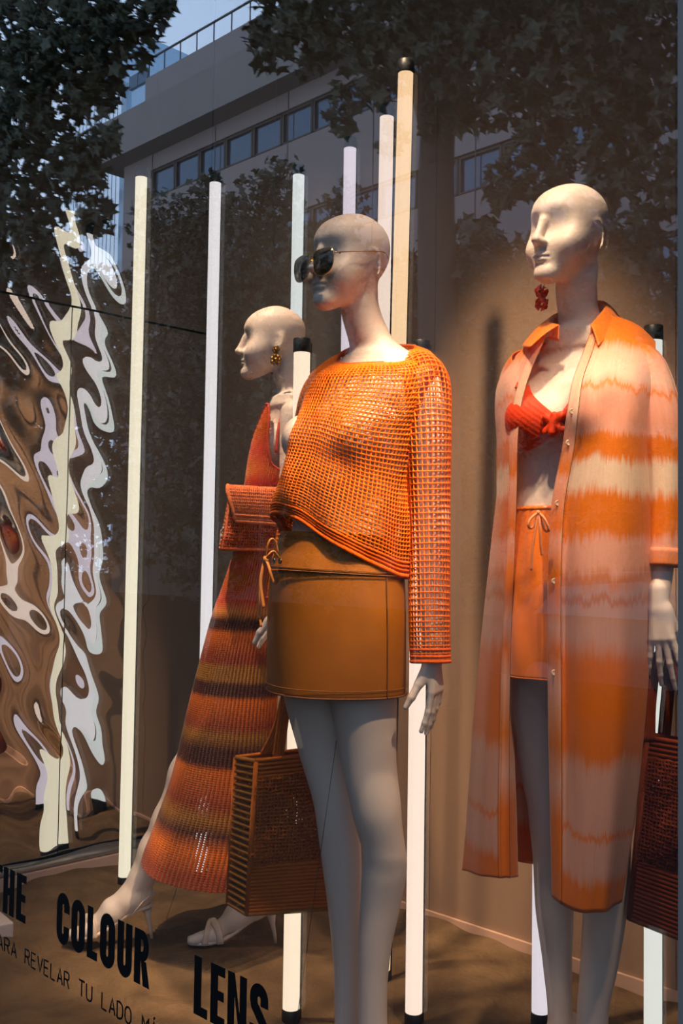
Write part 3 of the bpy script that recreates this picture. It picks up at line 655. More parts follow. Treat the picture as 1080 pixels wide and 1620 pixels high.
# ---- brown suede skirt
m_sk = pbr('ochre_suede', lin(146, 84, 12), rough=.6, spec=.3, var=.22, vscale=14, bump=.35, bscale=700)
m_skd = pbr('ochre_stitch', lin(112, 66, 22), rough=.7); m_tie = pbr('tan_leather_lace', lin(186, 118, 50), rough=.5); m_eye = pbr('dark_eyelet', lin(60, 58, 58), rough=.3, metal=.9)
def skirt():
    t = thing('mini_skirt', 'short ochre brown suede skirt with a laced waistband', 'skirt', F1.o, F1.rz)
    S = F1.sec; k = [(v, *S(pl, pr, py, 2.25, .74, .003)) for v, (pl, pr, py) in ((0, (446, 628, 846)), (.12, (439, 632, 872)), (.3, (426, 636, 918)), (.55, (422, 638, 985)), (.8, (421, 638, 1045)), (1, (421, 637, 1092)))]
    vs = np.linspace(0, 1, 60); V, th, P = rings(k, vs, 120); P[..., 2] += (1 - vs)[:, None] * .0 + .004 * np.cos(th - radians(45))
    w = .0035 * np.sin(4 * th + 1.0) * vs[:, None] ** 1.5; P[..., 0] += w * np.cos(th); P[..., 1] += w * np.sin(th)
    i0 = 14
    o = MB().grid(P[i0:], cu=True).obj('skirt_body', m_sk, t); mod(o, 'SOLIDIFY', thickness=.0025, offset=1)
    N_ = np.stack([np.cos(th), np.sin(th) * 1.3, 0 * th], -1); N_ /= np.linalg.norm(N_, axis=1, keepdims=True)
    tilt = .010 * np.cos(th + radians(135))[:, None] * np.array([0, 0, 1])
    o = MB().grid(P[:i0 + 2] + N_ * .003 + tilt, cu=True).obj('waistband', m_sk, t); mod(o, 'SOLIDIFY', thickness=.003, offset=1)
    def line(rows, nm, off=.004, r=.0011): MB().tube(rows + N_ * off, r, 5, closed=True).obj(nm, m_skd, t)
    line(P[i0 + 1] + tilt, 'seam', .0058); line(P[i0] + tilt, 'seam', .0062, .0008); line(P[2] + tilt, 'seam', .0062, .0008); line(P[-4], 'hem_stitch', .003, .0009); line(P[-1], 'hem_fold', .0012, .0022)
    for deg in (-8, 172):
        j = int(round((radians(deg) % (2 * pi)) / (2 * pi) * 120)) % 120; MB().tube(P[i0:, j] + N_[j] * .003, .0014, 6).obj('side_seam', m_skd, t)
    for px_, py_ in ((436, 871), (448, 871), (436, 895), (448, 895)):
        c = F1.px(px_, py_, 2.2); e = MB()
        # push the eyelet onto the waistband surface along the view ray
        best = min((np.linalg.norm((P[r_, c_] - c) - ((P[r_, c_] - c) @ (F1.R.T @ f0)) * (F1.R.T @ f0)), r_, c_) for r_ in range(0, 22) for c_ in range(60, 120))
        p = P[best[1], best[2]] + N_[best[2]] * .0075 + tilt[best[2]]; u = np.cross(N_[best[2]], [0, 0, 1]); q = np.linspace(0, 2 * pi, 14, endpoint=False)
        e.tube(p + .0052 * (np.cos(q)[:, None] * u + np.sin(q)[:, None] * np.array([0, 0, 1])), .0018, 6, closed=True).obj('eyelet', m_eye, t)
    X = lambda *a: np.array([F1.px(*p) for p in a])
    lace = MB(); d = 2.155
    lace.tube(smooth_path(X((438, 872, d + .01), (434, 857, d), (428, 853, d - .01), (422, 866, d - .01), (420, 884, d)), 20), .0042, 8, flat=.5)
    lace.tube(smooth_path(X((440, 882, d + .01), (432, 872, d - .005), (424, 878, d - .01), (420, 886, d)), 16), .0040, 8, flat=.5)
    lace.tube(smooth_path(X((420, 884, d - .005), (425, 896, d - .01), (428, 908, d - .01), (432, 921, d)), 16), .0045, 8, flat=.5)
    lace.tube(smooth_path(X((419, 884, d), (414, 905, d - .005), (412, 925, d - .005), (417, 962, d)), 18), .0045, 8, flat=.5)
    lace.tube(smooth_path(X((418, 886, d + .01), (411, 920, d + .01), (409, 955, d + .01), (413, 992, d + .01)), 18), .0036, 8, flat=.5)
    lace.ball(F1.px(420, 885, d - .005), (.007, .006, .008)); lace.obj('waist_lace', m_tie, t)
    rebase(t)
skirt()

# ---- striped rib dress on the rear mannequin
m_dr, nt, out = new_mat('striped_rib_knit')
b = N(nt, 'ShaderNodeBsdfPrincipled', Roughness=.85); b.inputs['Specular IOR Level'].default_value = .2; b.inputs['Sheen Weight'].default_value = .2
uvn = N(nt, 'ShaderNodeUVMap'); sp = N(nt, 'ShaderNodeSeparateXYZ'); nt.links.new(uvn.outputs[0], sp.inputs[0])
cr = N(nt, 'ShaderNodeValToRGB'); el = cr.color_ramp.elements
OR, MA, OL, DK, PK, PE = lin(206, 100, 12), lin(142, 56, 18), lin(152, 98, 30), lin(72, 30, 18), lin(226, 92, 62), lin(238, 146, 70)
seq = [(640, lin(220, 76, 40)), (690, OR), (725, PK), (755, PE), (775, PK), (800, OR), (872, PK), (892, PE), (905, PK), (925, OR), (962, PK), (978, PE), (992, DK), (1004, DK), (1012, OR), (1046, MA), (1056, MA), (1062, OL), (1082, OL), (1088, DK), (1104, DK), (1111, OR), (1150, MA), (1164, OL), (1184, DK), (1206, DK), (1214, OR), (1262, MA), (1282, OL), (1302, DK)]
while len(el) > 1: el.remove(el[-1])
el[0].position = 0; el[0].color = seq[0][1]
for py_, c in seq[1:]: e = el.new((py_ - 640) / 730.); e.color = c
e = el.new((1326 - 640) / 730.); e.color = OR
e = el.new(.985); e.color = MA
nz = N(nt, 'ShaderNodeTexNoise', Scale=40., Detail=2.); mp = N(nt, 'ShaderNodeMapping'); mp.inputs['Scale'].default_value = (9, 1, 1); nt.links.new(uvn.outputs[0], mp.inputs[0]); nt.links.new(mp.outputs[0], nz.inputs['Vector'])
ma = N(nt, 'ShaderNodeMath', operation='MULTIPLY_ADD'); ma.inputs[1].default_value = .012; nt.links.new(nz.outputs[0], ma.inputs[0]); nt.links.new(sp.outputs['Y'], ma.inputs[2])
nt.links.new(ma.outputs[0], cr.inputs[0])
# little knit holes in the rib valleys and a stitch relief
NRIB = 84
def wave(src, mul, thr):
    a = N(nt, 'ShaderNodeMath', operation='MULTIPLY'); a.inputs[1].default_value = mul; nt.links.new(src, a.inputs[0])
    c = N(nt, 'ShaderNodeMath', operation='COSINE'); nt.links.new(a.outputs[0], c.inputs[0]); return c.outputs[0]
cu_, cv_ = wave(sp.outputs['X'], 2 * pi * NRIB, 0), wave(sp.outputs['Y'], 2 * pi * 230, 0)
l1 = N(nt, 'ShaderNodeMath', operation='LESS_THAN'); l1.inputs[1].default_value = -.72; nt.links.new(cu_, l1.inputs[0])
g1 = N(nt, 'ShaderNodeMath', operation='GREATER_THAN'); g1.inputs[1].default_value = .1; nt.links.new(cv_, g1.inputs[0])
hm = N(nt, 'ShaderNodeMath', operation='MULTIPLY'); nt.links.new(l1.outputs[0], hm.inputs[0]); nt.links.new(g1.outputs[0], hm.inputs[1])
bp = N(nt, 'ShaderNodeBump', Strength=.22, Distance=.002); nt.links.new(cv_, bp.inputs['Height']); nt.links.new(bp.outputs[0], b.inputs['Normal'])
nt.links.new(cr.outputs[0], b.inputs['Base Color'])
tb = N(nt, 'ShaderNodeBsdfTransparent'); mxs = N(nt, 'ShaderNodeMixShader'); nt.links.new(hm.outputs[0], mxs.inputs[0]); nt.links.new(b.outputs[0], mxs.inputs[1]); nt.links.new(tb.outputs[0], mxs.inputs[2]); nt.links.new(mxs.outputs[0], out.inputs[0])
def dress():
    t = thing('knit_dress', 'long ribbed knit dress in orange, maroon and brown stripes', 'dress', F2.o, F2.rz)
    S = F2.sec; prof = ((640, 416, 494, .58), (670, 408, 490, .58), (700, 399, 486, .64), (722, 394, 482, .66), (755, 389, 474, .68), (790, 384, 467, .76), (850, 377, 466, .80), (885, 367, 466, .82), (930, 352, 464, .84), (965, 339, 462, .86), (1040, 318, 458, .86), (1110, 300, 455, .86), (1220, 274, 452, .86), (1290, 250, 448, .84), (1352, 226, 440, .80))
    k = [((py - 640) / 712., *S(pl, pr, py, 2.965, rho)) for py, pl, pr, rho in prof]
    n = NRIB * 6; vs = np.linspace(0, 1, 130); V, th, P = rings(k, vs, n, radians(90))
    zf = lambda py: F2.px(430, py, 2.965)[2]
    ztop = around([(-130, zf(712)), (-100, zf(702)), (-78, zf(672)), (-58, zf(645)), (-44, zf(662)), (-28, zf(708)), (-8, zf(742)), (30, zf(752)), (90, zf(722)), (150, zf(750)), (200, zf(740))], th)
    zbot = V[-1, 2] + around([(-97, .012), (-40, -.022), (0, -.030), (83, -.050), (180, .0)], th)
    K = np.array(k); vv = np.zeros((130, n))
    for c in range(n):
        v0 = np.interp(-ztop[c], -V[:, 2], vs); vv[:, c] = v0 + (1 - v0) * vs; Q = pchip(K[:, 0], K[:, 1:], vv[:, c])
        P[:, c] = np.stack([Q[:, 0] + Q[:, 3] * cos(th[c]), Q[:, 1] + Q[:, 4] * sin(th[c]), Q[:, 2]], 1)
    lo = np.clip((vv - .5) / .5, 0, 1) ** 1.5; P[..., 2] += (zbot - V[-1, 2]) * lo
    rb = .0026 * np.cos(np.linspace(0, 1, n, endpoint=False) * 2 * pi * NRIB); fold = .010 * np.sin(5 * th + .8) * np.clip(vs - .35, 0, 1)[:, None]
    P[..., 0] += (rb + fold) * np.cos(th); P[..., 1] += (rb + fold) * np.sin(th)
    mb = MB(); grid_uv(mb, P, np.linspace(0, 1, n, endpoint=False)[None], vv, cu=True)
    mb.obj('dress_body', m_dr, t)
    tr = pbr('dress_trim', lin(196, 66, 34), rough=.8)
    E = P[0].copy(); e = MB(); e.tube(E[::3], .0035, 6, closed=True).obj('neck_trim', tr, t)
    X = [F2.px(*p) for p in ((437, 716, 2.862), (440, 680, 2.872), (447, 652, 2.892), (460, 637, 2.93), (474, 631, 2.97), (486, 640, 3.02))]
    MB().tube(smooth_path(X, 24), .0042, 8).obj('shoulder_strap', tr, t)
    rebase(t)
dress()

# ---- tie-dye shirt, bikini and shorts on the right mannequin
def tie_dye(name, stops, z_lo, z_hi, sheer=.25, dark=1.0):
    m, nt, out = new_mat(name)
    b = N(nt, 'ShaderNodeBsdfPrincipled', Roughness=.6); b.inputs['Specular IOR Level'].default_value = .3; b.inputs['Sheen Weight'].default_value = .15
    uvn = N(nt, 'ShaderNodeUVMap'); sp = N(nt, 'ShaderNodeSeparateXYZ'); nt.links.new(uvn.outputs[0], sp.inputs[0])
    def noise(sx, sy, det):
        mp = N(nt, 'ShaderNodeMapping'); mp.inputs['Scale'].default_value = (sx, sy, 1); ns = N(nt, 'ShaderNodeTexNoise', Scale=1.0, Detail=det); nt.links.new(uvn.outputs[0], mp.inputs[0]); nt.links.new(mp.outputs[0], ns.inputs['Vector']); return ns.outputs[0]
    cur = sp.outputs['Y']
    for src, k in ((noise(120, 6, 4.), .042), (noise(14, 5, 3.), .050), (noise(420, 16, 3.), .026)):
        s = N(nt, 'ShaderNodeMath', operation='SUBTRACT'); s.inputs[1].default_value = .5; nt.links.new(src, s.inputs[0])
        a = N(nt, 'ShaderNodeMath', operation='MULTIPLY_ADD'); a.inputs[1].default_value = k; nt.links.new(s.outputs[0], a.inputs[0]); nt.links.new(cur, a.inputs[2]); cur = a.outputs[0]
    mr = N(nt, 'ShaderNodeMapRange'); mr.inputs['From Min'].default_value = z_lo; mr.inputs['From Max'].default_value = z_hi; nt.links.new(cur, mr.inputs[0])
    cr = N(nt, 'ShaderNodeValToRGB'); el = cr.color_ramp.elements; S_ = sorted([((z - z_lo) / (z_hi - z_lo), c) for z, c in stops])
    while len(el) > 1: el.remove(el[-1])
    el[0].position = S_[0][0]; el[0].color = S_[0][1]
    for p, c in S_[1:]: el.new(min(max(p, 0), 1)).color = c
    nt.links.new(mr.outputs[0], cr.inputs[0])
    mx = N(nt, 'ShaderNodeMix', data_type='RGBA', blend_type='MULTIPLY'); mx.inputs[0].default_value = .55
    r2 = N(nt, 'ShaderNodeMapRange'); r2.inputs['To Min'].default_value = .70; r2.inputs['To Max'].default_value = 1.15; nt.links.new(noise(220, 9, 3.), r2.inputs[0])
    nt.links.new(cr.outputs[0], mx.inputs[6]); nt.links.new(r2.outputs[0], mx.inputs[7]); nt.links.new(mx.outputs[2], b.inputs['Base Color'])
    wv = N(nt, 'ShaderNodeTexNoise', Scale=900., Detail=2.); nt.links.new(uvn.outputs[0], wv.inputs['Vector']); bp = N(nt, 'ShaderNodeBump', Strength=.12, Distance=.001); nt.links.new(wv.outputs[0], bp.inputs['Height']); nt.links.new(bp.outputs[0], b.inputs['Normal'])
    tl = N(nt, 'ShaderNodeBsdfTranslucent'); nt.links.new(mx.outputs[2], tl.inputs[0]); ms = N(nt, 'ShaderNodeMixShader'); ms.inputs[0].default_value = sheer
    nt.links.new(b.outputs[0], ms.inputs[1]); nt.links.new(tl.outputs[0], ms.inputs[2]); nt.links.new(ms.outputs[0], out.inputs[0]); return m
zp = lambda py, d=1.99: float(at(950, py, d)[2])
cO, cO2, cP, cW, cM, cB = lin(246, 132, 16), lin(222, 112, 10), lin(252, 184, 156), lin(252, 222, 192), lin(216, 160, 138), lin(206, 112, 26)
seq = [(480, cO), (528, cO), (548, cP), (590, lin(252, 206, 182)), (607, cP), (612, cO), (620, cP), (660, lin(250, 176, 144)), (683, cP), (692, cO), (722, cO), (736, cW), (770, cW), (788, cO), (842, cO), (858, cP), (896, cP), (915, lin(230, 134, 72)), (938, cM), (950, cB), (960, cM), (1012, cM), (1045, cO2), (1190, cO2), (1218, cM), (1308, cM), (1318, cO2), (1326, cM), (1378, cM), (1398, cO2), (1440, cO2)]
m_td = tie_dye('tie_dye_cotton', [(zp(py), c) for py, c in seq], zp(1445), zp(475))
m_plk = tie_dye('tie_dye_placket', [(zp(py), c) for py, c in [(480, cO), (560, cP), (640, cW), (690, cP), (745, cO), (760, cP), (830, cO), (850, cP), (905, cO), (940, cO2), (1000, cM), (1040, cO2), (1090, cM), (1180, cB), (1250, cM), (1300, cO2), (1440, cO2)]], zp(1445), zp(475))
m_btn = pbr('shell_button', lin(190, 160, 130), rough=.25)
def cloth(fig, ctrl, nu, nv, fold=0.0, fr=(9., 3.), seed=0.0, v0=0.0):
    """smooth sheet through rows of (px, py, d) control points, with soft vertical folds towards the hem"""
    R = [smooth_path([fig.px(*p) for p in row], nu) for row in ctrl]; R = np.array(R)
    P = np.stack([smooth_path(R[:, i], nv) for i in range(nu)], 1)
    n = fig.R.T @ (-f0); u = np.linspace(0, 1, nu)[None]; v = np.linspace(0, 1, nv)[:, None]
    edge = np.clip(np.minimum(u, 1 - u) * 8, .0, 1)
    P = P + n * (fold * np.clip(v - v0, 0, 1) * (np.sin(fr[0] * u * 2 + seed + fr[1] * v) + .6 * np.sin(fr[0] * 4.3 * u + 2 * seed - fr[1] * .7 * v)) * (.35 + .65 * edge))[..., None]
    arc = np.concatenate([[0], np.cumsum(np.linalg.norm(np.diff(P[nv // 2], axis=0), axis=1))])
    return P, arc
def sheet(name, P, arc, fig, mat, parent, th=.0016, uoff=0.0):
    mb = MB(); zw = P[..., 2]; grid_uv(mb, P, arc[None] + uoff, zw); o = mb.obj(name, mat, parent); mod(o, 'SOLIDIFY', thickness=th, offset=0); return o
def shirt():
    t = thing('shirt_dress', 'long open tie-dye shirt in orange, pink and cream with a collar', 'shirt', F3.o, F3.rz)
    L = [[(938, 512, 2.115), (958, 498, 2.14), (985, 504, 2.145), (1012, 517, 2.14), (1036, 540, 2.13)],
         [(924, 552, 2.065), (950, 550, 2.05), (980, 553, 2.04), (1010, 560, 2.04), (1036, 572, 2.06)],
         [(906, 600, 2.020), (935, 600, 1.985), (970, 602, 1.985), (1004, 606, 1.995), (1030, 615, 2.03)],
         [(897, 650, 2.005), (930, 650, 1.965), (968, 650, 1.97), (1004, 650, 1.985), (1026, 655, 2.03)],
         [(889, 710, 2.025), (925, 710, 1.98), (965, 710, 1.96), (1003, 710, 1.985), (1026, 715, 2.04)],
         [(872, 800, 2.04), (912, 800, 1.985), (958, 800, 1.955), (1003, 800, 1.975), (1031, 800, 2.04)],
         [(867, 900, 2.04), (908, 900, 1.98), (956, 900, 1.95), (1005, 900, 1.975), (1035, 905, 2.05)],
         [(866, 1000, 2.04), (908, 1000, 1.98), (955, 1000, 1.95), (1003, 1000, 1.975), (1031, 1000, 2.05)],
         [(867, 1150, 2.04), (908, 1150, 1.98), (952, 1150, 1.95), (995, 1150, 1.965), (1019, 1150, 2.03)],
         [(870, 1290, 2.04), (906, 1290, 1.985), (945, 1290, 1.955), (982, 1290, 1.965), (1004, 1290, 2.02)],
         [(873, 1418, 2.04), (902, 1440, 1.985), (938, 1443, 1.96), (966, 1439, 1.965), (983, 1426, 2.01)]]
    P, arc = cloth(F3, L, 70, 130, .007, (5., 2.), .6, .25)
    # a sharp fold runs down just outside the placket
    u = np.linspace(0, 1, 70)[None]; v = np.linspace(0, 1, 130)[:, None]; P = P + (F3.R.T @ f0) * (.022 * np.exp(-((u - .20) / .05) ** 2) * np.clip(v * 2.2 - .5, 0, 1) * np.clip(3.4 - v * 3.4, 0, 1))[..., None]
    fp = sheet('front_panel', P, arc, F3, m_td, t)
    def placket(P, arc, par, i0, i1, off, btn=(), seamy=True):
        n = F3.R.T @ (-f0); Q = P[:, i0:i1] + n * off; o = sheet('placket', Q, arc[i0:i1], F3, m_plk, par, .0022, .31)
        st = MB(); st.tube(P[:, i1 - 1] + n * (off + .0014), .0006, 4); st.tube(P[:, i0] + n * (off + .0014), .0006, 4); st.tube((P[:, i1 - 1] * .8 + P[:, i0] * .2) + n * (off + .0014), .0005, 4); st.obj('stitching', m_skd, o)
        for r in btn:
            c = P[r, (i0 + i1) // 2] + n * (off + .002); a = F3.R.T @ np.array([r0, z0, -f0]).T
            MB().lathe([(0, .0), (.0058, 0), (.0062, .0012), (.0045, .0022), (.0035, .0014), (0, .0014)], (0, 0, 0), 14).xf(np.asarray(a), c).obj('button', m_btn, o)
    placket(P, arc, fp, 0, 11, .0028, (39, 50, 64, 80, 96))
    Rr = [[(868, 520, 2.135), (856, 522, 2.16), (842, 533, 2.21), (825, 556, 2.26)],
          [(856, 548, 2.105), (840, 552, 2.13), (818, 566, 2.19), (800, 585, 2.27)],
          [(838, 590, 2.095), (822, 594, 2.12), (800, 600, 2.18), (786, 612, 2.28)],
          [(824, 640, 2.095), (810, 642, 2.12), (794, 645, 2.18), (783, 650, 2.28)],
          [(818, 700, 2.10), (805, 700, 2.125), (793, 700, 2.18), (786, 702, 2.28)],
          [(817, 765, 2.105), (804, 765, 2.125), (793, 765, 2.18), (787, 766, 2.28)],
          [(814, 860, 2.11), (800, 860, 2.13), (787, 860, 2.18), (777, 860, 2.28)],
          [(808, 1000, 2.11), (793, 1000, 2.13), (777, 1000, 2.18), (762, 1000, 2.28)],
          [(805, 1150, 2.115), (788, 1150, 2.13), (768, 1150, 2.18), (748, 1150, 2.28)],
          [(805, 1300, 2.12), (785, 1300, 2.13), (761, 1300, 2.18), (738, 1300, 2.28)],
          [(806, 1389, 2.125), (786, 1388, 2.13), (758, 1385, 2.18), (731, 1377, 2.28)]]
    P, arc = cloth(F3, Rr, 44, 120, .006, (4., 2.), 2.0, .4)
    fp = sheet('front_panel', P, arc, F3, m_td, t, uoff=.9); placket(P, arc, fp, 0, 14, .0028)
    # inside facing that turns out at the hem corner
    Fc = [[(806, 1000, 2.114), (810, 1000, 2.16)], [(804, 1150, 2.118), (812, 1150, 2.16)], [(804, 1300, 2.123), (817, 1300, 2.16)], [(803, 1389, 2.128), (819, 1387, 2.16)]]
    Q, a2 = cloth(F3, Fc, 6, 60); sheet('front_facing', Q, a2, F3, m_plk, t, uoff=1.4)
    Bk = [[(826, 556, 2.262), (860, 528, 2.27), (905, 512, 2.29), (958, 512, 2.25), (1005, 530, 2.17), (1036, 552, 2.11)],
          [(800, 600, 2.30), (850, 590, 2.335), (905, 580, 2.34), (965, 578, 2.28), (1012, 580, 2.17), (1042, 590, 2.09)],
          [(786, 700, 2.30), (840, 700, 2.345), (900, 700, 2.34), (965, 700, 2.27), (1010, 700, 2.15), (1032, 705, 2.06)],
          [(786, 800, 2.30), (840, 800, 2.36), (905, 800, 2.35), (970, 800, 2.27), (1012, 800, 2.15), (1036, 800, 2.06)],
          [(766, 1000, 2.30), (830, 1000, 2.38), (905, 1000, 2.37), (975, 1000, 2.28), (1018, 1000, 2.15), (1036, 1000, 2.07)],
          [(756, 1200, 2.30), (825, 1200, 2.39), (905, 1200, 2.38), (975, 1200, 2.29), (1008, 1200, 2.16), (1016, 1200, 2.09)],
          [(757, 1352, 2.32), (822, 1364, 2.39), (905, 1368, 2.38), (970, 1360, 2.29), (992, 1335, 2.18), (1003, 1310, 2.13)]]
    P, arc = cloth(F3, Bk, 80, 110, .010, (7., 2.), 1.0, .3); sheet('back_panel', P, arc, F3, m_td, t, uoff=2.1)
    def sleeve(pts, uo):
        A = np.array(pts); p = smooth_path(A, 60); c, R = p[:, :3], p[:, 3]; T = np.gradient(c, axis=0); T /= np.linalg.norm(T, axis=1, keepdims=True); rows = []
        for i in range(len(c)):
            u = np.array([1., 0, 0]); u = u - T[i] * (u @ T[i]); u /= np.linalg.norm(u); w = np.cross(T[i], u); q = np.linspace(0, 2 * pi, 49)
            rr = R[i] * (1 + .045 * np.sin(4 * q + i * .07) * (i / 60) + .03 * np.sin(7 * q - i * .11) * (i / 60)); rows.append(c[i] + rr[:, None] * (np.cos(q)[:, None] * u + np.sin(q)[:, None] * w))
        P = np.array(rows); ar = np.linspace(0, .24, 49); s = sheet('sleeve', P, ar, F3, m_td, t, uoff=uo)
        k = np.linspace(-6, -1, 6).astype(int); C = P[k]; C = c[k][:, None] + (C - c[k][:, None]) * 1.05; sheet('cuff', C, ar, F3, m_plk, s, .003, uo)
    q = F3.sp_
    sleeve([q(998, 572, 2.105, .046), q(1014, 594, 2.09, .054), q(1036, 660, 2.07, .051), q(1046, 740, 2.065, .047), q(1049, 820, 2.06, .045), q(1047, 896, 2.05, .041)], 3.3)
    sleeve([q(838, 575, 2.24, .042), q(822, 610, 2.285, .047), q(817, 690, 2.325, .043), q(816, 780, 2.34, .041), q(815, 880, 2.34, .038)], 4.1)
    fold_ = [(884, 514, 2.105), (866, 508, 2.15), (880, 496, 2.235), (915, 484, 2.275), (948, 476, 2.245), (958, 484, 2.165), (934, 514, 2.085)]
    outer = [(838, 549, 2.075), (826, 546, 2.185), (850, 528, 2.30), (915, 514, 2.325), (970, 498, 2.29), (979, 512, 2.15), (946, 548, 2.045)]
    mid = [tuple((np.array(a) + np.array(c)) / 2 + np.array([0, -3, 0])) for a, c in zip(fold_, outer)]
    P, arc = cloth(F3, [fold_, mid, outer], 60, 10); cl = sheet('collar', P, arc, F3, m_td, t, .002, 5.0)
    st = [tuple(np.array(a) + np.array([0, 26, .0])) for a in fold_]; P, arc = cloth(F3, [fold_, st], 60, 5); sheet('collar_stand', P, arc, F3, m_plk, cl, .002, 5.6)
    rebase(t)
shirt()

m_red = pbr('red_orange_jersey', lin(214, 58, 12), rough=.6, spec=.3, var=.1, vscale=120, bump=.4, bscale=500)
def bikini():
    t = thing('bikini_top', 'red orange bikini top with a twisted knot under the open shirt', 'bikini', F3.o, F3.rz)
    S = F3.sec; c0 = F3.px(884, 660, 2.10)
    for e, nm in ((-1, 'cup'), (1, 'cup')):
        f = Field(axis_pts(-.21, .21, .003), axis_pts(-.25, .05, .003), axis_pts(1.25, 1.62, .003)); f.stack(tor3, k=.03)
        for g in (-1, 1): f.ell((c0[0] + .012 + g * .070, c0[1] - .004, c0[2]), (.052, .052, .052), k=.05)
        X, Y, Z = np.meshgrid(*f.ax, indexing='ij', sparse=True); xr = (X - c0[0] - .012) * e
        zk = c0[2] - .018
        top = zk + .012 + np.clip(xr, 0, .2) * .95 - np.clip(xr - .085, 0, .2) * 1.6; lo = zk - .014 - .035 * np.sin(np.clip(xr / .13, 0, 1) * pi * .75)
        pl = .0006 * np.sin((Z - zk) * 520 - xr * 420)
        f.f = np.maximum.reduce([f.f - .0045 - pl, (Z - top) * .7 + 0 * X + 0 * Y, (lo - Z) * .8 + 0 * X + 0 * Y, (-.004 - xr) + 0 * Y + 0 * Z, Y - .0 + 0 * X + 0 * Z, (xr - .120) + 0 * Y + 0 * Z]).astype(np.float32)
        f.obj(nm, m_red, t)
    k = Field(axis_pts(-.08, .10, .0025), axis_pts(-.26, -.02, .0025), axis_pts(1.30, 1.52, .0025)); c = np.array([c0[0] + .012, c0[1] - .040, c0[2] - .018])
    k.cap(c + [-.018, 0, -.016], c + [.016, -.006, .013], .010, .010, k=.004); k.cap(c + [.018, 0, -.014], c + [-.016, -.004, .013], .0095, .0095, k=.003); k.cap(c + [-.004, -.008, -.018], c + [.002, -.008, .016], .007, .007, k=.003)
    k.obj('knot', m_red, t)
    for e in (-1, 1):
        p = [np.array([c0[0] + .012 + e * .085, c0[1] - .045, c0[2] + .060]), np.array([c0[0] + .012 + e * .082, c0[1] - .01, c0[2] + .11]), np.array([c0[0] + .01 + e * .072, c0[1] + .055, c0[2] + .168])]
        MB().tube(smooth_path(p, 14), .004, 8).obj('strap', m_red, t)
    rebase(t)
m_sat = pbr('orange_satin', lin(222, 112, 26), rough=.32, spec=.5, var=.12, vscale=30, sheen=.2)
m_cordp = pbr('peach_drawstring', lin(224, 140, 90), rough=.6)
def shorts():
    t = thing('satin_shorts', 'orange satin shorts with a peach drawstring bow', 'shorts', F3.o, F3.rz)
    S = F3.sec; k = [(v, *S(pl, pr, py, 2.15, rho, .004)) for v, (pl, pr, py, rho) in ((0, (817, 968, 803, .70)), (.06, (814, 971, 818, .71)), (.3, (803, 985, 880, .76)), (.6, (798, 996, 960, .80)), (.85, (797, 1000, 1030, .82)), (1, (798, 1000, 1068, .82)))]
    vs = np.linspace(0, 1, 70); V, th, P = rings(k, vs, 140)
    w = .0028 * np.sin(34 * th) * np.exp(-vs * 9)[:, None] + .007 * np.sin(7 * th + 3 * vs[:, None]) * vs[:, None] + .004 * np.sin(13 * th - 5 * vs[:, None]) * (vs * (1 - vs))[:, None] * 3
    P[..., 0] += w * np.cos(th); P[..., 1] += w * np.sin(th)
    o = MB().grid(P, cu=True).obj('shorts_body', m_sat, t); mod(o, 'SOLIDIFY', thickness=.002)
    MB().tube(P[1], .0042, 8, closed=True).obj('waistband', m_sat, t); MB().tube(P[-1], .0025, 6, closed=True).obj('hem', m_sat, t)
    X = lambda *a: smooth_path([F3.px(*p) for p in a], 22); d = 2.02; c = MB()
    c.tube(X((850, 811, d), (838, 822, d - .01), (836, 833, d - .01), (842, 834, d), (851, 813, d)), .0028, 7); c.tube(X((852, 811, d), (862, 822, d - .01), (868, 838, d - .01), (861, 838, d), (853, 813, d)), .0028, 7)
    c.tube(X((851, 812, d), (846, 840, d - .004), (842, 870, d - .004), (840, 902, d)), .0026, 7); c.tube(X((852, 812, d), (854, 835, d - .006), (855, 860, d - .004), (857, 878, d)), .0026, 7); c.ball(F3.px(851, 811, d), .005)
    c.obj('drawstring', m_cordp, t); rebase(t)
bikini(); shorts()

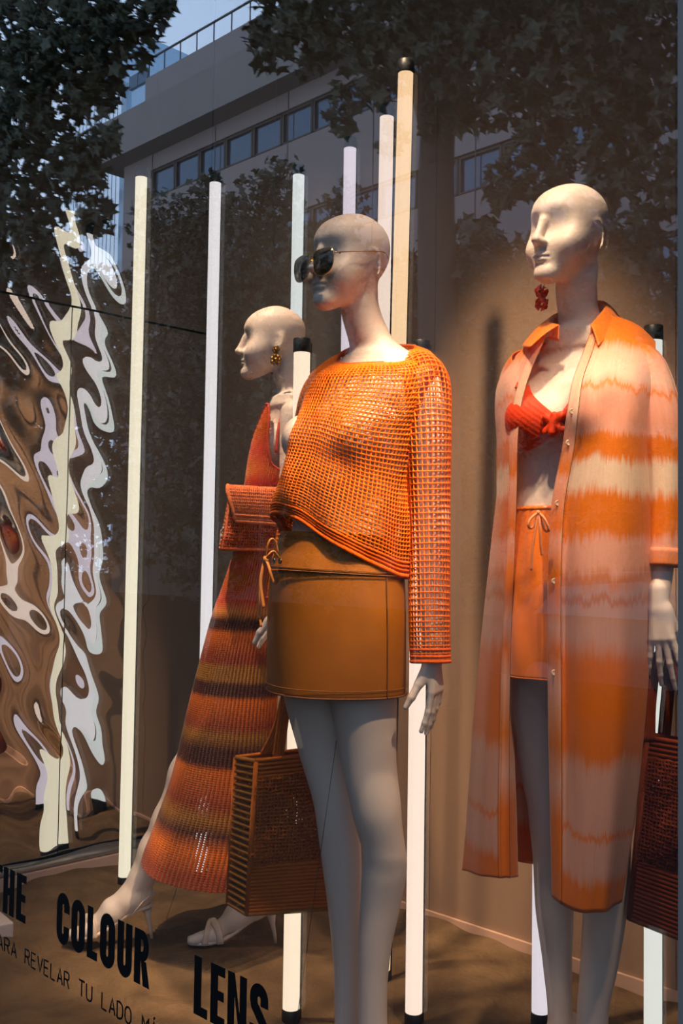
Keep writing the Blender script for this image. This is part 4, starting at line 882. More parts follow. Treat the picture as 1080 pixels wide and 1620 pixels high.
# ================================================================== ACCESSORIES
m_gold = pbr('gold_wire', lin(212, 170, 96), rough=.2, metal=1.0)
def sunglasses():
    t = thing('sunglasses', 'gold wire aviator sunglasses with dark lenses on the front mannequin', 'sunglasses', F1.o, F1.rz)
    m, nt, out = new_mat('dark_lens'); b = N(nt, 'ShaderNodeBsdfPrincipled', Roughness=.03); b.inputs['Base Color'].default_value = lin(44, 34, 24); b.inputs['Specular IOR Level'].default_value = 1.0; b.inputs['Metallic'].default_value = .35; nt.links.new(b.outputs[0], out.inputs[0])
    out_l = smooth_path([(-.026, .014), (-.020, .0225), (.0, .0245), (.020, .0215), (.027, .012), (.0265, -.006), (.018, -.021), (.0, -.0265), (-.015, -.0225), (-.0235, -.010)], 40, closed=True) * 1.08
    P = lambda x, y, z: HP1(x, y, z); z0_ = .0840; yl = -.1105
    for e in (-1, 1):
        rim = [P(e * (.0355 + q[0]), yl + .20 * abs(.0355 + q[0]) ** 1.25 + .002, z0_ + q[1]) for q in out_l]; c = P(e * .0355, yl + .0015, z0_)
        mb = MB(); mb.add(rim + [c], [(i, (i + 1) % 40, 40) for i in range(40)]); o = mb.obj('lens', m, t); mod(o, 'SOLIDIFY', thickness=.0018, offset=0)
        MB().tube(rim, .0011, 8, closed=True).obj('rim', m_gold, t)
        h = smooth_path([P(e * .0625, yl + .012, z0_ + .013), P(e * .070, yl + .022, z0_ + .015), P(e * .0745, yl + .06, z0_ + .023), P(e * .0725, .010, z0_ + .036), P(e * .0700, .034, z0_ + .038), P(e * .067, .046, z0_ + .028)], 24)
        MB().tube(h, .0012, 8).obj('temple', m_gold, t)
        MB().tube([P(e * .0625, yl + .009, z0_ + .013), P(e * .068, yl + .012, z0_ + .013), P(e * .070, yl + .022, z0_ + .013)], .0019, 8).obj('hinge', m_gold, t)
        MB().ball(P(e * .0105, -.103, z0_ - .006), (.003, .002, .005), 10, 6).obj('nose_pad', pbr('nose_pad', lin(200, 190, 170), rough=.3), t)
    MB().tube(smooth_path([P(-.0105, yl + .004, z0_ + .004), P(-.004, yl - .001, z0_ + .008), P(.004, yl - .001, z0_ + .008), P(.0105, yl + .004, z0_ + .004)], 12), .0013, 8).obj('bridge', m_gold, t)
    MB().tube(smooth_path([P(-.016, yl + .004, z0_ + .0225), P(0, yl - .001, z0_ + .0205), P(.016, yl + .004, z0_ + .0225)], 12), .0011, 8).obj('brow_bar', m_gold, t)
    rebase(t)
sunglasses()
m_egold = pbr('antique_gold', lin(150, 110, 52), rough=.3, metal=.9, bump=.5, bscale=300)
def earrings():
    for e, lab in ((1, 'antique gold flower drop earring on the ear facing the window'), (-1, 'antique gold flower drop earring on the ear turned to the wall')):
        t = thing('drop_earring', lab, 'earring', F2.o, F2.rz, 'gold flower earrings'); a = HP2(.069 * e, .006, .070)
        def flower(c, r, n, nm):
            mb = MB(); nrm = (F2.R.T @ (-f0)) * 1.0; u = F2.R.T @ r0
            for k in range(n):
                an = 2 * pi * k / n; mb.ball(np.array(c) + (u * cos(an) + np.array([0, 0, 1]) * sin(an)) * r * .62, (r * .42, r * .34, r * .42), 8, 6)
            mb.ball(np.array(c) + nrm * r * .25, r * .40, 8, 6); mb.obj(nm, m_egold, t)
        off = np.array([.010 * e, 0, 0]); flower(a + off, .0125, 6, 'stud_flower'); flower(a + off + [0, 0, -.030], .0175, 7, 'drop_flower')
        MB().tube([a + off + [0, 0, -.008], a + off + [0, 0, -.020]], .0016, 6).obj('link', m_egold, t); rebase(t)
    m = pbr('orange_organza', lin(224, 70, 14), rough=.7, var=.2, vscale=200)
    t = thing('fabric_earring', 'orange fabric flower earring hanging beside the neck in the tie-dye collar', 'earring', F3.o, F3.rz)
    for (px_, py_), r, nm in (((856, 461), .017, 'upper_flower'), ((857, 481), .0175, 'lower_flower')):
        c = F3.px(px_, py_, 2.215); mb = MB(); rg = np.random.default_rng(py_)
        for k in range(13):
            d = rg.normal(size=3); d /= np.linalg.norm(d); u = np.cross(d, [0, 0, 1.]); u /= np.linalg.norm(u); w = np.cross(d, u); rows = []
            for j in range(4):
                rr = r * (.25, .6, .9, 1.05)[j]; rows.append([c + d * rr * .75 + (u * cos(a) + w * sin(a)) * r * (.10, .40, .55, .42)[j] * (1 + .25 * sin(3 * a + k)) for a in np.linspace(-1.6, 1.6, 9)])
            mb.grid(rows)
        o = mb.obj(nm, m, t); mod(o, 'SOLIDIFY', thickness=.0008)
    MB().tube([F3.px(866, 440, 2.215), F3.px(858, 455, 2.215), F3.px(857, 475, 2.215)], .001, 6).obj('ear_wire', m_gold, t); rebase(t)
earrings()

# ---- crochet bags
def world_thing(name, label, cat, group=None): return thing(name, label, cat, (0, 0, 0), 0, group)
def bilerp(c, nu, nv):
    """c: top-left, top-right, bottom-right, bottom-left"""
    u = np.linspace(0, 1, nu)[None, :, None]; v = np.linspace(0, 1, nv)[:, None, None]; a, b, d, e = [np.asarray(q, float) for q in c]
    return a * (1 - u) * (1 - v) + b * u * (1 - v) + d * u * v + e * (1 - u) * v
def crochet_panel(name, c, nu, nv, mat, par, bulge=.0, open_rows=None, th=.0078, edge=.006, nrm=None):
    P = bilerp(c, nu, nv); u = np.linspace(0, 1, nu)[None]; v = np.linspace(0, 1, nv)[:, None]
    if nrm is not None: P = P + nrm * (bulge * np.sin(pi * u) * np.sin(pi * v) + .003 * np.sin(9 * v + 4 * u))[..., None]
    P = P + np.random.default_rng(nu).normal(size=P.shape) * .0009
    o = net(name, P, mat, par, th); return o, P
def rows_relief(name, c, nv, mat, par, r=.005, nrm=None, off=.0):
    """solid band of horizontal crochet ridges"""
    P = bilerp(c, 14, nv); mb = MB()
    for row in P: mb.tube(row + (nrm * off if nrm is not None else 0), r, 6)
    return mb.obj(name, mat, par)
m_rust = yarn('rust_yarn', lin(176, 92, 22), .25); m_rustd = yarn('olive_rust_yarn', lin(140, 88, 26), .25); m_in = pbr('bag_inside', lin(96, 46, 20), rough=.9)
def tote(label, TL, TR, BR, BL, GT, GB, mat, mat_g, nu, nv, strap, solid=(.0, .18, .72)):
    t = world_thing('crochet_tote_bag', label, 'bag'); TL, TR, BR, BL, GT, GB = [at(*p) for p in (TL, TR, BR, BL, GT, GB)]
    n = np.cross(TR - TL, BL - TL); n /= np.linalg.norm(n); n = n if n @ FW < 0 else -n
    bt, bb_ = GT - TL, GB - BL
    L = lambda a, b, s: a + (b - a) * s
    for nm, o_, sg in (('front_panel', (np.zeros(3), np.zeros(3)), 1), ('back_panel', (bt, bb_), -1)):
        c = [TL + o_[0], TR + o_[0], BR + o_[1], BL + o_[1]]; sub = [L(c[0], c[3], .10), L(c[1], c[2], .10), L(c[1], c[2], .70), L(c[0], c[3], .70)]
        p, P = crochet_panel(nm, sub, nu, int(nv * .6), mat, t, .012 * sg, nrm=n)
        rows_relief('top_band', [L(c[0], c[3], -.005), L(c[1], c[2], -.005), L(c[1], c[2], .105), L(c[0], c[3], .105)], 5, mat, p, .0050)
        rows_relief('bottom_band', [L(c[0], c[3], .695), L(c[1], c[2], .695), c[2], c[3]], 14, mat, p, .0050)
        for s, nmx in ((0, 'edge_cord'), (1, 'edge_cord')): MB().tube([L(c[0], c[1], s), L(c[3], c[2], s)], .0062, 8).obj(nmx, mat, p)
    for s in (0, 1):
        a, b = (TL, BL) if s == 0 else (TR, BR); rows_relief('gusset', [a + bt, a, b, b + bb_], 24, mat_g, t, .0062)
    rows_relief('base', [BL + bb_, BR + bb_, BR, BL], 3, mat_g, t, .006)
    for st in strap:
        Q = smooth_path([at(*p) for p in st], 40); mb = MB(); w = RT * .0062
        for k in (-1.5, -.5, .5, 1.5): mb.tube(Q + w * k + FW * .002 * (k % 1), .0044, 6)
        mb.obj('strap', mat, t)
    rebase(t); return t
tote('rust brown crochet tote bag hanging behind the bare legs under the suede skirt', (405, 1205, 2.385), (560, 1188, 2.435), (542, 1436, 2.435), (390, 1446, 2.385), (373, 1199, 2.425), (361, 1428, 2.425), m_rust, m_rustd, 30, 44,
     ([(440, 1198, 2.40), (446, 1150, 2.40), (456, 1090, 2.41), (470, 1062, 2.42), (490, 1090, 2.43), (508, 1150, 2.42), (518, 1194, 2.425)], [(420, 1192, 2.435), (440, 1150, 2.43), (456, 1092, 2.43), (474, 1066, 2.43), (498, 1100, 2.46), (520, 1150, 2.46), (528, 1190, 2.46)]))
m_mar = yarn('maroon_yarn', lin(116, 46, 20), .25); m_mard = yarn('maroon_yarn_dark', lin(98, 38, 18), .25)
tote('dark maroon crochet tote bag held beside the jamb by the hand in the tie-dye sleeve', (1023, 1168, 2.035), (1150, 1190, 2.02), (1130, 1506, 2.02), (995, 1452, 2.035), (1032, 1164, 2.085), (1006, 1448, 2.085), m_mar, m_mard, 26, 50,
     ([(1026, 1172, 2.03), (1027, 1120, 2.045), (1034, 1060, 2.055), (1046, 1032, 2.055), (1060, 1016, 2.05), (1074, 1050, 2.045), (1084, 1110, 2.03), (1090, 1178, 2.02)], [(1050, 1168, 2.085), (1056, 1100, 2.075), (1062, 1040, 2.07), (1070, 1014, 2.07), (1084, 1050, 2.07), (1100, 1110, 2.075), (1110, 1176, 2.08)]))
m_cor = yarn('coral_yarn', lin(240, 126, 78), .3); m_cor2 = yarn('coral_yarn_deep', lin(210, 94, 48), .3)  # deeper coral for the panels, base and flap lining
def clutch():
    t = world_thing('crochet_clutch', 'coral crochet clutch bag with a folded flap, held against the striped dress', 'bag')
    A, B, Cc, D = at(368, 776, 2.80), at(448, 781, 2.775), at(445, 870, 2.775), at(350, 868, 2.80); g = FW * .06 - RT * .010; n = -FW
    for nm, o_, sg in (('front_panel', np.zeros(3), 1), ('back_panel', g, -1)):
        p, P = crochet_panel(nm, [A + o_, B + o_, Cc + o_, D + o_], 26, 20, m_cor2, t, .012 * sg, th=.0070, nrm=n)
        q = MB().grid(bilerp([A + o_, B + o_, Cc + o_, D + o_], 8, 8) + (FW * .004 * sg)).obj('lining', m_in, p); mod(q, 'SOLIDIFY', thickness=.003)
        MB().tube([A + o_, D + o_, Cc + o_], .006, 8).obj('edge_cord', m_cor, p)
    rows_relief('gusset', [A + g, A, D, D + g], 16, m_cor, t, .0055); rows_relief('base', [D + g, Cc + g, Cc, D], 5, m_cor2, t, .006)
    # flap folding over the front
    prof = [(g * 1.0 + UP * .000), g * .8 + UP * .010, g * .35 + UP * .014, UP * .008 - FW * .012, UP * -.020 - FW * .022, UP * -.050 - FW * .024, UP * -.082 - FW * .020]
    prof = smooth_path(prof, 22); u = np.linspace(0, 1, 28); P = np.array([[A + (B - A) * s + d - RT * (.012 * (1 - s)) * (1 if True else 0) + RT * (.026 * max(0, (j - 12) / 10) * (1 - s)) for s in u] for j, d in enumerate(prof)])
    f = net('flap', P, m_cor, t, .0066); q = MB().grid(P + FW * .003).obj('flap_lining', m_cor2, f); mod(q, 'SOLIDIFY', thickness=.002)
    for r_ in (P[-1], P[:, 0]): MB().tube(r_, .006, 8).obj('edge_cord', m_cor, f)
    mb = MB()
    for k in (-2, -3): mb.tube(P[k], .0046, 6)
    mb.obj('flap_rib', m_cor, f)
    for row in np.linspace(.80, .98, 4):
        pass
    rebase(t)
clutch()

# ---- sandals
m_sh = pbr('nude_leather', lin(206, 186, 168), rough=.35, spec=.5); m_sole = pbr('sandal_sole', lin(120, 100, 84), rough=.5)
def sandal(fig, ankle, fdir, z, label, hh=.085):
    t = thing('heeled_sandal', label, 'shoe', fig.o, fig.rz); a = np.asarray(ankle); f = np.array([fdir[0], fdir[1], 0.]); f /= np.linalg.norm(f); sd = np.array([-f[1], f[0], 0.])
    Z = lambda u, v, h: np.array([a[0], a[1], 0]) + f * u + sd * v + np.array([0, 0, z + h])
    us = [-.060, -.045, -.02, .02, .06, .10, .14, .175, .192]; hs = [hh + .006, hh + .001, hh - .006, hh * .68, hh * .36, .013, .006, .006, .008]; ws = [.016, .026, .027, .025, .029, .038, .040, .032, .014]
    U = np.linspace(us[0], us[-1], 40); Hh = pchip(us, hs, U); Ww = pchip(us, ws, U)
    o = MB().grid([[Z(u, w * s - .004 * (u > .1), h) for s in np.linspace(-1, 1, 9)] for u, h, w in zip(U, Hh, Ww)]).obj('sole', m_sh, t); mod(o, 'SOLIDIFY', thickness=.008, offset=-1)
    MB().tube([Z(-.046, 0, hh - .006), Z(-.050, 0, hh * .6), Z(-.056, 0, hh * .3), Z(-.060, 0, -.004)], [.014, .0075, .0055, .0050], 10).obj('stiletto_heel', m_sh, t)
    def band(p, r=.0075, fl=.32): MB().tube(smooth_path(p, 18), r, 8, flat=fl, ref=(0, 0, 1)).obj('strap', m_sh, t)
    band([Z(.098, -.040, .012), Z(.112, -.030, .050), Z(.126, .0, .062), Z(.134, .030, .046), Z(.142, .038, .010)], .010)
    band([Z(.142, -.042, .010), Z(.132, -.032, .046), Z(.122, .0, .066), Z(.106, .034, .052), Z(.098, .040, .012)], .010)
    band([Z(-.004, -.030, hh * .85), Z(-.040, -.030, hh + .030), Z(-.066, 0, hh + .038), Z(-.040, .030, hh + .030), Z(-.004, .030, hh * .85)], .005, .5)
    rebase(t)
sandal(F2, ank_a, fd2, 0.0, 'nude heeled sandal on the leading foot below the striped dress'); sandal(F2, ank_b, fd2, 0.0, 'nude heeled sandal on the trailing foot below the tote bag')
sandal(F1, F1.px(548, 1658, 2.32), (-.12, -1), -.078, 'nude heeled sandal on the inner foot below the suede skirt'); sandal(F1, F1.px(590, 1650, 2.22), (.10, -1), -.085, 'nude heeled sandal on the outer foot below the suede skirt')

# ---- vinyl lettering on the inside of the pane
m_ink = pbr('black_vinyl', lin(9, 9, 10), rough=.4)
def ribbon(path, w, closed=False):
    p = np.asarray(path, float); k = len(p)
    T = (np.roll(p, -1, 0) - np.roll(p, 1, 0)) if closed else np.gradient(p, axis=0); T /= np.maximum(np.linalg.norm(T, axis=1, keepdims=True), 1e-9); n = np.stack([-T[:, 1], T[:, 0]], 1)
    w = np.broadcast_to(np.asarray(w, float), (k,))[:, None]; L_, R_ = p + n * w / 2, p - n * w / 2; q = range(k if closed else k - 1)
    return np.concatenate([L_, R_]), [(i, (i + 1) % k, k + (i + 1) % k, k + i) for i in q]
def arcp(cx, cy, rx, ry, a0, a1, n=12): return [(cx + rx * cos(radians(a)), cy + ry * sin(radians(a))) for a in np.linspace(a0, a1, n)]
SW = .215
def glyph(ch):
    """condensed grotesque capitals in a box of height 1"""
    h = SW / 2; out = []; R = lambda x0, y0, x1, y1: out.append(([(x0, y0), (x1, y0), (x1, y1), (x0, y1)], [(0, 1, 2, 3)]))
    wd = .50; r = (wd - SW) / 2; x0, x1 = h, wd - h
    rnd = lambda a, b: arcp(wd / 2, b, r, r * 1.15, *a)
    if ch == 'L': R(0, 0, SW, 1); R(SW, 0, .40, .165); wd = .40
    elif ch == 'E': R(0, 0, SW, 1); R(SW, 0, .42, .165); R(SW, .835, .42, 1); R(SW, .425, .39, .585); wd = .42
    elif ch == 'H': R(0, 0, SW, 1); R(.29, 0, .29 + SW, 1); R(SW, .42, .29, .58); wd = .505
    elif ch == 'T': R(.135, 0, .135 + SW, 1); R(0, .835, .135, 1); R(.135 + SW, .835, .485, 1); wd = .485
    elif ch == 'N': R(0, 0, .185, 1); R(.325, 0, .51, 1); out.append(([(.185, 1), (.325, .36), (.325, 0), (.185, .64)], [(0, 3, 2, 1)])); wd = .51
    elif ch in 'OCU':
        rt, rb = r * 1.15, r * 1.15; yb, yt = h * .85 + rb, 1 - h * .85 - rt
        if ch == 'O': out.append(ribbon(arcp(wd / 2, yt, r, rt, 0, 180, 16) + arcp(wd / 2, yb, r, rb, 180, 360, 16), SW, True))
        if ch == 'C': out.append(ribbon([(x1, .635), (x1, .68)] + arcp(wd / 2, yt, r, rt, 0, 180, 16) + arcp(wd / 2, yb, r, rb, 180, 360, 16) + [(x1, .32), (x1, .365)], SW))
        if ch == 'U': out.append(ribbon([(x0, 1), (x0, .97), (x0, .5)] + arcp(wd / 2, yb, r, rb, 180, 360, 16) + [(x1, .5), (x1, .97), (x1, 1)], SW))
    elif ch == 'R':
        R(0, 0, SW, 1); out.append(ribbon([(SW, .9175), (.25, .9175)] + arcp(.265, .72, .135, .1975, 90, -90, 16) + [(.25, .5225), (SW, .5225)], .175)); out.append(([(.22, .45), (.40, .45), (.52, 0), (.305, 0)], [(0, 3, 2, 1)])); wd = .52
    elif ch == 'S':
        out.append(ribbon([(x1, .66)] + arcp(wd / 2, .775, r, .135, 0, 180, 14) + [(x0, .72), (x0 + .015, .645), (wd / 2, .52), (x1 - .015, .385), (x1, .30)] + arcp(wd / 2, .225, r, .135, 0, -180, 14) + [(x0, .34)], SW * .95))
    return out, wd
def lettering():
    y = GLASS_Y - .0056; X = lambda px_, py_: float(on_y(px_, py_, y)[0]); Zt = lambda px_, py_: float(on_y(px_, py_, y)[2])
    zb = (Zt(39, 1459) + Zt(236, 1566) + Zt(305.5, 1605)) / 3; H_ = (Zt(6, 1369.5) + Zt(390, 1549)) / 2 - zb
    t = thing('window_lettering', 'bold black vinyl words THE COLOUR LENS low on the window glass', 'sign', (-1.7, y, zb)); O = np.array(t.location)
    def word(txt, cols):
        for ch, (a, b_) in zip(txt, cols):
            xa, xb = X(*a), X(*b_); g, wd = glyph(ch); mb = MB(); s = (xb - xa) / wd
            for v, f in g: mb.add([(xa + p[0] * s - O[0], 0, p[1] * H_) for p in v], f)
            o = mb.obj('letter', m_ink, t, smooth=False); mod(o, 'SOLIDIFY', thickness=.0004)
    word('THE', [((-15, 1410), (3, 1412)), ((5, 1410), (22.5, 1415)), ((26, 1420), (41, 1425))])
    word('COLOUR', [((90, 1450), (110, 1455)), ((113, 1460), (134.5, 1470)), ((138, 1470), (153.5, 1505)), ((158.5, 1480), (182, 1490)), ((186, 1490), (209, 1500)), ((212.5, 1500), (237, 1510))])
    word('LENS', [((307, 1550), (327.5, 1600)), ((333, 1560), (355.5, 1570)), ((360, 1570), (390, 1580)), ((395, 1590), (424.5, 1600))])
    z2 = (Zt(26, 1515.5) + Zt(109.6, 1565.5) + Zt(169, 1599.5)) / 3
    t2 = thing('window_lettering', 'thin black vinyl line PARA REVELAR TU LADO MÁS under the bold words', 'sign', (-1.8, y, z2)); O2 = np.array(t2.location)
    # thin capitals from single strokes on a 4 x 6 grid
    G = {'P': [[(0, 0), (0, 6), (2.6, 6), (3.4, 5.4), (3.4, 3.8), (2.6, 3.1), (0, 3.1)]], 'A': [[(0, 0), (1.9, 6), (3.8, 0)], [(.7, 2), (3.1, 2)]], 'R': [[(0, 0), (0, 6), (2.6, 6), (3.4, 5.4), (3.4, 3.8), (2.6, 3.1), (0, 3.1)], [(1.9, 3.1), (3.6, 0)]],
         'E': [[(3.3, 6), (0, 6), (0, 0), (3.3, 0)], [(0, 3.1), (2.9, 3.1)]], 'V': [[(0, 6), (1.9, 0), (3.8, 6)]], 'L': [[(0, 6), (0, 0), (3.2, 0)]], 'T': [[(0, 6), (3.8, 6)], [(1.9, 6), (1.9, 0)]],
         'U': [[(0, 6), (0, 1.4), (.6, .3), (1.4, 0), (2.3, 0), (3.1, .3), (3.7, 1.4), (3.7, 6)]], 'D': [[(0, 0), (0, 6), (2, 6), (3.2, 5.2), (3.6, 4), (3.6, 2), (3.2, .8), (2, 0), (0, 0)]], 'O': [[(1.9, 6), (.7, 5.5), (0, 4.2), (0, 1.8), (.7, .5), (1.9, 0), (3.1, .5), (3.8, 1.8), (3.8, 4.2), (3.1, 5.5), (1.9, 6)]],
         'M': [[(0, 0), (0, 6), (1.9, 2.6), (3.8, 6), (3.8, 0)]], 'S': [[(3.5, 5), (2.7, 5.9), (1.1, 5.9), (.2, 5), (.5, 3.8), (3.1, 2.4), (3.6, 1.2), (2.7, .1), (1, .1), (.1, 1.1)]], 'Á': [[(0, 0), (1.9, 6), (3.8, 0)], [(.7, 2), (3.1, 2)], [(1.7, 6.7), (2.4, 7.6)]]}
    hz = Zt(41, 1501.5) - z2; u = hz / 6
    for txt, a, b_ in (('PARA', (-14, 1495), (26, 1515)), ('REVELAR', (39.6, 1520), (109.6, 1562)), ('TU', (125, 1560), (145.5, 1582)), ('LADO', (161, 1590), (207, 1618)), ('MÁS', (225, 1625), (262, 1645))):
        xa, xb = X(*a), X(*b_); n = len(txt); adv = (xb - xa) / (n - .26)
        for i, ch in enumerate(txt):
            mb = MB()
            for st in G[ch]:
                q = []
                for p_, q_ in zip(st[:-1], st[1:]): q += [tuple(np.array(p_) + (np.array(q_) - np.array(p_)) * s) for s in (0, .5)]
                q.append(st[-1]); v, f = ribbon(np.array(q), .80); mb.add([(xa + adv * i + p[0] * adv * .74 / 3.8 - O2[0], 0, p[1] * u) for p in v], f)
            o = mb.obj('letter', m_ink, t2, smooth=False); mod(o, 'SOLIDIFY', thickness=.0004)
lettering()

# ---- small things on the sand
m_wire = pbr('steel_wire', lin(60, 58, 56), rough=.4, metal=.8)
for a, b_, lab in ((at(532, 1172, 2.17), at(452, 1660, 2.24), 'thin tether wire running down past the cream tube from the bare legs'), (at(292, 1368, 2.9), on_z(263, 1446, 0), 'thin tether wire below the hem of the striped dress'), (at(386, 1480, 2.93), on_z(376, 1536, 0), 'thin tether wire pegged in the sand by the trailing sandal')):
    O = np.array([b_[0], b_[1], float(dune(b_[0], b_[1])) - .004]); o = MB().tube([(0, 0, 0), np.asarray(a) - O], .0007, 6).obj('tether_wire', m_wire); o.location = O; tag(o, lab, 'wire', 'tether wires holding the mannequins')
m_card = pbr('white_acrylic', lin(206, 190, 184), rough=.3)
def card(px_, py_, lab, w, dp):
    p = on_z(px_, py_, .03); o = MB(); o.box((-w, -dp, -.05), (0, 0, 0)); b = o.obj('display_block', m_card, smooth=False); b.location = (p[0], p[1], .03); b.rotation_euler = (0, 0, radians(-8)); mod(b, 'BEVEL', width=.004, segments=2); tag(b, lab, 'display block', None)
card(22, 1459, 'pale acrylic display block on the sand beside the word THE', .16, .10)

# ================================================================== THE STREET OPPOSITE (seen as reflections in the glass)
def rv(px, py, yv):
    """street point whose mirror image in the window pane stands at depth yv behind pixel (px, py)"""
    p = on_y(px, py, yv); return np.array([p[0], 2 * GLASS_Y - yv, p[2]])
m_road = pbr('asphalt', lin(20, 20, 20), rough=1.0, spec=.0, var=.2, vscale=3)
m_pave = pbr('paving', lin(26, 25, 24), rough=1.0, spec=.0, var=.15, vscale=5)
o = MB().box((-400, -300, STREET_Z - .3), (200, -2.2, STREET_Z - .12)).obj('road', m_road, smooth=False); o['kind'] = 'structure'
o = MB().box((-400, -2.2, STREET_Z - .3), (200, GLASS_Y - .06, STREET_Z)).obj('pavement', m_pave, smooth=False); o['kind'] = 'structure'
m_conc = pbr('weathered_concrete', lin(112, 108, 106), rough=.85, var=.12, vscale=.8)
m_clad = pbr('stone_cladding', lin(120, 112, 112), rough=.8, var=.06, vscale=.5)
m_pane = pbr('office_glass', lin(60, 84, 104), rough=.08, spec=.9, metal=.55)
m_frame = pbr('window_frame_dark', lin(30, 31, 33), rough=.5)

def building():
    t = thing('street_building', 'concrete office block with overhanging cornice and window bands across the street', 'building', (-18, -22, STREET_Z))
    O = np.array([-18, -22, STREET_Z]); yf = 2 * GLASS_Y - 24.0
    def box(name, lo, hi, m, par=t):
        return MB().box(np.array(lo) - O, np.array(hi) - O).obj(name, m, par, smooth=False)
    box('body', (-37.4, yf - 14, STREET_Z), (6, yf - .25, 18.2), m_conc)
    box('cornice', (-38.6, yf - 15, 17.80), (7, yf + .9, 19.55), m_conc)
    box('upper_storey', (-36.2, yf - 12, 19.8), (7, yf - .1, 21.3), m_clad)
    box('added_dark_base', (-37.6, yf - .2, STREET_Z), (6.2, yf + .06, 4.4), m_frame)  # dark slab added so the ground floor reflects dimly in the pane
    rl = MB()
    for k in range(12): rl.box((-36 + k * 1.1, yf - .15, 21.3), (-35.96 + k * 1.1, yf - .11, 22.1))
    rl.box((-36, yf - .16, 22.05), (-23.5, yf - .1, 22.12)); rl.xf(t=-O).obj('railing', m_frame, t, smooth=False)
    wm = None; pm = None
    for zt in (17.1, 13.3, 9.5, 5.7):
        box('spandrel', (-37.5, yf - .3, zt + .05), (6.1, yf, min(zt + 2.62, 17.95)), m_clad)
        box('spandrel', (-37.5, yf - .3, zt - 1.18), (-35.5, yf, zt + .05), m_clad)
        for k in range(22):
            x = -35.45 + k * 1.62
            if wm is None:
                a = MB(); a.box((0, 0, 0), (.09, .16, 1.14)).box((1.50, 0, 0), (1.59, .16, 1.14)).box((0, 0, 0), (1.59, .16, .06)).box((0, 0, 1.08), (1.59, .16, 1.14))
                w = a.obj('window', m_frame, t, smooth=False); wm = w
                p = MB().box((.08, .03, .05), (1.52, .07, 1.09)).obj('pane', m_pane, w, smooth=False); pm = p
            else:
                w = wm.copy(); COL.objects.link(w); w.parent = t; p = pm.copy(); COL.objects.link(p); p.parent = w
            w.location = Vector((x, yf - .2, zt - 1.14)) - Vector(O)
    j = MB()
    for k in range(11): j.box((-35.4 + k * 4.2, yf, STREET_Z), (-35.36 + k * 4.2, yf + .012, 17.9))
    j.xf(t=-O).obj('panel_joint', m_frame, t, smooth=False, kind='stuff')
    fl_ = MB()
    for px_, py_ in ((272, 148), (341, 115)):
        p = rv(px_, py_, 23.8); fl_.box(p - [.18, .1, .12] - O, p + [.18, .2, .12] - O)
    fl_.obj('floodlight', m_frame, t, smooth=False)
    # tower with bright vertical fins
    yv = 52.0; a, b2 = rv(120, 300, yv), rv(236, 90, yv); zt = rv(200, 82, yv)[2]
    O2 = np.array([(a[0] + b2[0]) / 2, a[1] - 6, STREET_Z]); T = thing('street_tower', 'tall bluish office tower with pale vertical fins behind the concrete block', 'building', tuple(O2))
    m_tw = pbr('tower_glass', lin(150, 178, 200), rough=.12, metal=.85); m_fin = pbr('tower_fin', lin(226, 236, 244), rough=.35, metal=.6)
    MB().box(np.array([a[0], a[1] - 12, STREET_Z]) - O2, np.array([b2[0], a[1], zt]) - O2).obj('body', m_tw, T, smooth=False)
    n = 13; fm = None
    for k in range(n):
        x = a[0] + (b2[0] - a[0]) * k / n * .72
        if fm is None: fm = MB().box((0, 0, 0), (.55, .55, zt - STREET_Z - 3)).obj('fin', m_fin, T, smooth=False); f = fm
        else: f = fm.copy(); COL.objects.link(f); f.parent = T
        f.location = Vector((x, a[1], STREET_Z)) - Vector(O2)
    pnl = None
    for r in range(18):
        for c in range(2):
            x = a[0] + (b2[0] - a[0]) * (.76 + .12 * c)
            if pnl is None: pnl = MB().box((0, 0, 0), (1.4, .2, 1.2)).obj('window', m_pane, T, smooth=False); f = pnl
            else: f = pnl.copy(); COL.objects.link(f); f.parent = T
            f.location = Vector((x, a[1] - .02, zt - 4 - r * 3.4)) - Vector(O2)
building()
def backing():  # low dark row added to keep bright horizon sky out of the reflection
    t = thing('street_backing', 'long dark terrace added at the far end of the street to hide bright sky', 'building', (-95, -84, STREET_Z))
    m = pbr('dark_render', lin(36, 33, 31), rough=1.0, spec=.05)
    MB().box((-75, -6, 0), (55, 6, 15)).obj('body', m, t, smooth=False); MB().add([(-76, -7, 15), (56, -7, 15), (56, 7, 15), (-76, 7, 15), (-76, 0, 18), (56, 0, 18)], [(0, 1, 5, 4), (2, 3, 4, 5), (0, 4, 3), (1, 2, 5), (0, 3, 2, 1)]).obj('roof', m_frame, t, smooth=False)
backing()

